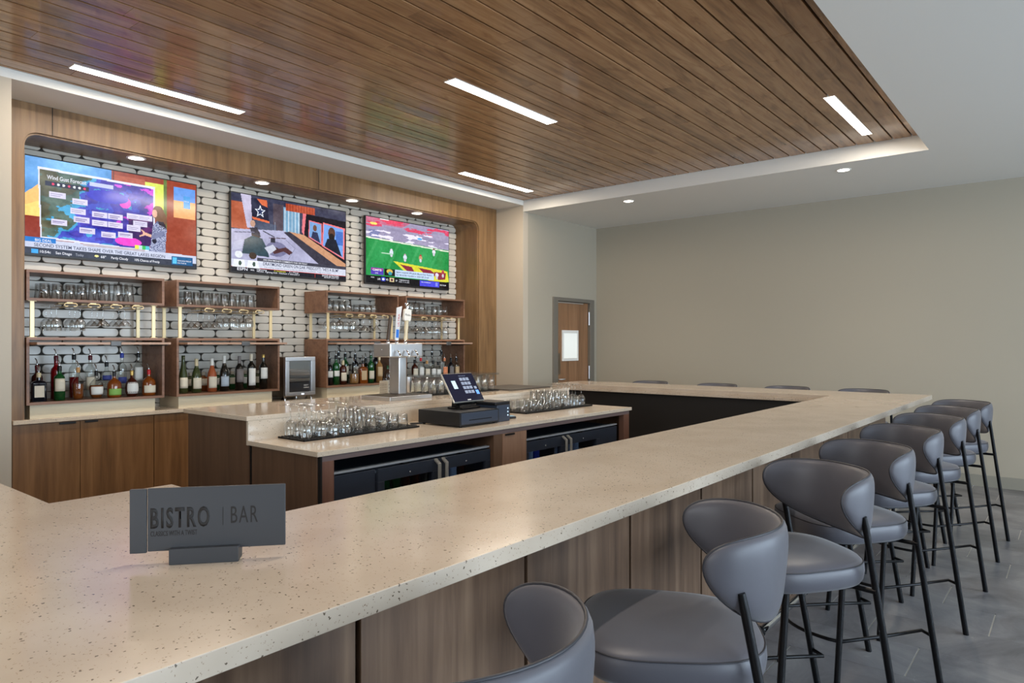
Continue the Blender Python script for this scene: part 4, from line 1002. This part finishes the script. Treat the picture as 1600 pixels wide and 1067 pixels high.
m = im.poly([(.56, .45), (.715, .45), (.715, .82), (.56, .82)], (56, 20, 66), .75); im.ell(.56, .77, .08, .05, (236, 70, 200)); im.ell(.54, .34, .035, .06, (232, 60, 190)); im.ell(.44, .30, .12, .07, (52, 48, 190))
for (a, b) in ((.12, .33), (.24, .37), (.23, .47), (.35, .48), (.44, .48), (.55, .45), (.62, .45), (.25, .56), (.35, .57), (.44, .57), (.55, .58), (.59, .52), (.13, .615), (.28, .67), (.40, .69), (.50, .67)):
    im.rect(a, b, a+.085, b+.062, (214, 208, 232)); im.rect(a+.008, b+.02, a+.07, b+.028, (150, 140, 180)); im.rect(a+.008, b+.038, a+.06, b+.045, (150, 140, 180))
im.rect(.10, .225, .33, .275, (24, 24, 50)); im.rect(.335, .165, .47, .205, (190, 196, 230))
for k in range(7): im.ell(.14+k*.028, .25, .008, .012, (236, 236, 240) if k % 3 else (230, 60, 100))
for k, c in enumerate(((230, 230, 80), (190, 220, 220), (60, 190, 90), (90, 200, 220), (236, 60, 90))): im.rect(.60+k*.022, .80, .622+k*.022, .845, c)
# presenter
hair = (120, 84, 60)
im.ell(.745, .40, .038, .085, hair); im.ell(.765, .47, .036, .10, hair); im.ell(.722, .41, .017, .045, (226, 176, 150))
im.poly([(.71, .56), (.735, .50), (.775, .50), (.80, .58), (.795, .72), (.79, .90), (.68, .90), (.70, .74)], (92, 100, 140)); im.poly([(.745, .50), (.78, .50), (.80, .56), (.76, .60)], (44, 36, 50))
dm = im.mask_poly([(.71, .56), (.735, .52), (.775, .55), (.80, .58), (.795, .72), (.79, .90), (.68, .90), (.70, .74)]); sp = np.random.RandomState(3).rand(im.h, im.w) > .5; im.a[dm & sp] = (176, 182, 210)
im.ell(.72, .73, .014, .03, (26, 24, 50)); im.line(.705, .68, .655, .655, .018, (226, 176, 150)); im.line(.665, .665, .63, .69, .01, (226, 176, 150)); im.line(.665, .655, .64, .62, .008, (226, 176, 150)); im.line(.77, .63, .715, .685, .03, (120, 126, 160))
im.poly([(0, .84), (1, .86), (1, 1), (0, 1)], (198, 204, 226)); im.rect(.3, .84, .66, .87, (190, 180, 190)); im.rect(0, .825, .155, .875, (40, 120, 200)); im.rect(.0, .955, 1, 1, (44, 48, 62)); im.rect(.0, .938, .83, .96, (56, 60, 78))
im.rect(.03, .945, .07, .99, (60, 160, 230)); im.rect(.83, .885, .975, .985, (30, 90, 140)); im.rect(.84, .90, .865, .97, (90, 190, 236)); im.ell(.365, .968, .012, .010, (240, 230, 120))
im.rect(0, .93, .83, 1, (50, 54, 70)); im.rect(.03, .945, .065, .99, (60, 160, 230)); im.ell(.375, .965, .012, .012, (240, 232, 150))
tv(1.765, 2.18, im, 'wall mounted television on the left showing a weather map and presenter', [
 ('SECOND SYSTEM TAKES SHAPE OVER THE GREAT LAKES REGION', .045, .922, .034, .745, TN), ('BIG DEAL', .05, .868, .026, .085, TW), ('Wind Gust Forecast', .11, .208, .042, .21, TW),
 ('10:54c', .075, .985, .026, .055, TW), ('San Diego', .155, .985, .026, .085, TW), ('Today', .26, .985, .026, .045, TG), ('68°', .40, .985, .026, .03, TW), ('Partly Cloudy', .46, .985, .026, .10, TW), ('10% Chance of Precip', .60, .985, .026, .155, TW),
 ('YOUR LOCAL FORECAST', .872, .945, .016, .095, TW), ('ON THE 8s', .872, .972, .014, .06, TW), ('The Weather Channel', .915, .225, .018, .035, TW)])
# sports talk show
im = Img(288, 162, (132, 132, 160)); n1 = im.noise(5, 4, 11)
im.rect(0, 0, 1, .5, (60, 62, 84)); im.poly([(0, .1), (.12, .1), (.14, .45), (0, .45)], (170, 88, 60)); im.poly([(.07, 0), (.15, 0), (.20, .42), (.12, .42)], (186, 180, 206))
im.poly([(.15, .03), (.28, .03), (.30, .33), (.16, .33)], (36, 38, 60)); im.poly([(.20, .03), (.28, .03), (.285, .12), (.24, .10)], (214, 110, 72)); im.poly([(.16, .27), (.30, .30), (.30, .36), (.17, .35)], (220, 110, 72))
cx, cy = .225, .19; pts = []
for k in range(10):
    r = (.058 if k % 2 == 0 else .025); a = -PI/2+k*PI/5; pts.append((cx+r*.8*math.cos(a), cy+r*1.5*math.sin(a)))
im.poly(pts, (230, 236, 250)); im.poly([(cx+(x-cx)*.68, cy+(y-cy)*.68) for x, y in pts], (34, 46, 84))
im.rect(.33, .05, .42, .5, (84, 74, 84)); im.rect(.42, .08, .56, .5, (120, 160, 190)); [im.rect(.43+k*.03, .1, .436+k*.03, .48, (200, 214, 226)) for k in range(5)]
im.rect(.44, .02, .70, .12, (176, 78, 52)); [im.rect(.45+k*.025, .02, .453+k*.025, .12, (120, 40, 24)) for k in range(10)]
im.poly([(.16, .30), (.36, .34), (.36, .45), (.18, .42)], (70, 78, 100))
im.poly([(0, .46), (.42, .40), (.60, .46), (.85, .86), (0, .86)], (168, 168, 198)); im.a += ((im.noise(9, 7, 12)-.5)*46)[:, :, None]; im.poly([(.42, .42), (.47, .40), (1, .86), (.80, .88)], (54, 52, 66)); im.poly([(.47, .40), (.62, .42), (1, .72), (1, .88)], (196, 146, 112))
im.poly([(.60, .12), (1, .14), (1, .76), (.58, .40)], (22, 20, 30)); im.poly([(.59, .12), (.62, .12), (.60, .42), (.58, .38)], (226, 120, 130))
im.poly([(.645, .20), (.765, .22), (.765, .53), (.64, .44)], (224, 110, 120)); im.poly([(.652, .215), (.757, .235), (.757, .51), (.648, .43)], (120, 160, 210)); im.ell(.70, .30, .018, .045, (110, 74, 58)); im.poly([(.665, .44), (.68, .35), (.725, .36), (.75, .50)], (44, 50, 80))
im.poly([(.775, .20), (.99, .24), (.985, .70), (.765, .54)], (230, 120, 124)); im.poly([(.785, .22), (.975, .26), (.97, .67), (.777, .53)], (116, 160, 226)); im.rect(.90, .3, .97, .5, (70, 110, 190)); im.ell(.86, .34, .034, .085, (92, 60, 48)); im.ell(.86, .40, .028, .06, (30, 22, 22)); im.poly([(.79, .54), (.82, .42), (.90, .42), (.96, .66)], (26, 30, 44))
im.ell(.19, .50, .035, .065, (60, 44, 40)); im.poly([(.08, .76), (.10, .58), (.16, .52), (.24, .54), (.28, .66), (.30, .78)], (40, 66, 78)); im.ell(.165, .36, .02, .045, (190, 150, 130)); im.poly([(.14, .42), (.20, .40), (.23, .52), (.16, .50)], (46, 44, 58)); im.ell(.36, .66, .09, .10, (112, 112, 146)); im.ell(.33, .66, .05, .03, (70, 50, 50)); im.line(.25, .44, .34, .50, .008, (60, 60, 76)); im.line(.02, .50, .18, .47, .006, (90, 90, 120)); im.line(.30, .52, .44, .50, .006, (80, 60, 70)); im.line(.44, .52, .52, .62, .004, (120, 124, 150)); im.line(.52, .62, .46, .78, .004, (120, 124, 150))
im.rect(.31, .52, .35, .58, (40, 42, 54)); im.poly([(.32, .68), (.44, .62), (.50, .68), (.47, .72), (.42, .68), (.34, .73)], (76, 44, 48)); im.poly([(.26, .66), (.33, .60), (.36, .66), (.30, .74)], (190, 194, 210)); im.rect(.345, .30, .35, .44, (150, 160, 180)); im.poly([(.02, .62), (.09, .58), (.08, .70), (.0, .74)], (180, 182, 206))
im.rect(.2, .80, 1, .84, (60, 60, 74)); im.rect(0, .84, 1, .94, (206, 210, 226)); im.rect(0, .94, 1, 1, (26, 26, 36)); im.rect(0, .935, 1, .942, (200, 60, 50)); im.rect(.7, .942, .703, 1, (200, 60, 50))
for x, c in ((.055, (220, 224, 230)), (.165, (220, 224, 230))):
    im.ell(x, .78, .03, .045, c if x < .1 else (60, 44, 34)); im.poly([(x-.05, .94), (x-.035, .84), (x+.04, .84), (x+.055, .94)], (226, 230, 236)); im.ell(x+.01, .89, .012, .03, (60, 80, 70))
tv(3.452, 2.18, im, 'wall mounted television in the middle showing a sports talk studio', [
 ('ARE DRAYMOND\'S COMMENTS FAIR OR FOUL?', .25, .833, .022, .38, TW), ('DRAYMOND GREEN ON DAK PRESCOTT: "HE\'S A BUM"', .25, .895, .042, .68, TN), ('"I\'m saying what the world is saying about the Cowboys. They are a bum"', .255, .926, .018, .60, TG),
 ('ESPN', .045, .985, .034, .08, TW), ('NHL', .15, .98, .02, .03, TW), ('Lightning', .20, .965, .018, .08, TW), ('2 | Avalanche', .34, .965, .018, .10, TY), ('3 | Final', .47, .965, .018, .08, TW), ('NCAA  Fighting Irish  Chatham 2 Stonehill 2', .20, .99, .018, .36, TW), ('EAGLES @ PACKERS', .77, .972, .026, .16, TW), ('MONDAY NIGHT  8 ET', .79, .993, .015, .14, TW)])
# football game
im = Img(288, 162, (46, 150, 80)); n1 = im.noise(3, 14, 21); n2 = im.noise(8, 26, 22); n3 = im.noise(12, 4, 23)
m = im.poly([(0, 0), (1, 0), (1, .34), (0, .30)], (190, 170, 210))
im.a[m] = (np.array((196, 186, 226))[None]*(n1[m])[:, None]*.7+np.array((190, 180, 214))[None]*(1-n1[m])[:, None]*.9)
mm = m & (n2 > .56) & (im.Y < .16); im.a[mm] = (214, 70, 104); mm = m & (n3 > .66) & (im.Y > .18); im.a[mm] = (120, 124, 168); mm = m & (n2 > .6) & (im.Y > .14); im.a[mm] = (230, 224, 244)
m = im.poly([(0, .0), (.5, .0), (.4, .09), (0, .09)], (224, 60, 90), .5); im.ell(.08, .09, .04, .02, (240, 220, 110)); im.ell(.62, .22, .03, .018, (90, 170, 230))
im.poly([(0, .30), (1, .35), (1, .37), (0, .32)], (226, 232, 214))
g = im.a[:, :, 1] == 150; im.a[g] += ((im.noise(6, 2, 31)[g]-.5)*50)[:, None]
for a in (.1, .35, .6, .85): im.poly([(a, .34), (a+.03, .34), (a-.13, .86), (a-.16, .86)], (92, 176, 112), .35)
def player(x, y, c1, c2): im.ell(x, y-.035, .014, .022, c1); im.ell(x, y, .022, .035, c2); im.ell(x, y+.04, .014, .03, (200, 200, 210))
im.poly([(.30, .63), (.60, .66), (.98, .70), (1, .88), (.78, .90), (.42, .76)], (214, 210, 60)); im.poly([(.38, .67), (.52, .69), (.55, .76), (.46, .76)], (132, 40, 60)); im.poly([(.60, .69), (.76, .71), (.86, .80), (.72, .80), (.66, .76)], (132, 40, 60)); im.poly([(.80, .73), (.96, .73), (.95, .84), (.86, .86)], (132, 40, 60))
player(.28, .50, (220, 214, 230), (216, 224, 244)); im.ell(.23, .525, .07, .012, (170, 210, 180)); player(.44, .55, (190, 160, 180), (212, 222, 244)); player(.63, .53, (170, 60, 60), (196, 150, 110)); player(.80, .40, (130, 60, 60), (226, 226, 240)); player(.84, .78, (150, 60, 60), (222, 210, 236)); player(.92, .74, (200, 80, 90), (170, 60, 70))
im.rect(0, .885, 1, 1, (14, 14, 20)); im.rect(.05, .76, .19, .87, (84, 62, 176)); im.rect(.055, .77, .185, .80, (214, 60, 110), .6); im.rect(.20, .76, .32, .87, (16, 18, 20)); im.ell(.26, .80, .035, .035, (210, 180, 80)); im.ell(.265, .83, .022, .028, (60, 150, 170)); im.rect(.32, .76, .80, .875, (190, 210, 236))
im.rect(.165, .90, .21, .96, (44, 60, 180)); im.ell(.187, .93, .015, .018, (220, 226, 250)); im.rect(.26, .90, .31, .96, (214, 196, 150)); im.ell(.285, .93, .014, .018, (90, 40, 60)); im.rect(.62, .895, .87, .985, (72, 72, 214)); im.rect(.82, .905, .85, .965, (130, 140, 240)); im.rect(.15, .0, .25, .012, (255, 255, 255))
tv(5.081, 2.18, im, 'wall mounted television on the right showing a football game', [
 ('Jaguars acquired WR Jakobi Meyers from Raiders', .335, .81, .026, .44, TN), ('For 4th & 6th rounders in 2026 NFL Draft', .335, .855, .026, .40, TN), ('GMFB', .07, .815, .032, .10, TW), ('LIVE', .10, .855, .018, .03, TW), ('LAR', .125, .95, .03, .033, TW), ('VS', .215, .95, .03, .03, TW), ('SF', .33, .95, .024, .02, TW),
 ('TOMORROW 4:25', .37, .93, .018, .12, TW), ('FOX  7 - 8  LOS', .37, .96, .018, .12, TW), ('NFL SCHEDULE', .64, .93, .016, .12, TW), ('SPECTRUM', .88, .955, .02, .08, TW), ('WEEK', .05, .925, .016, .04, TW)])
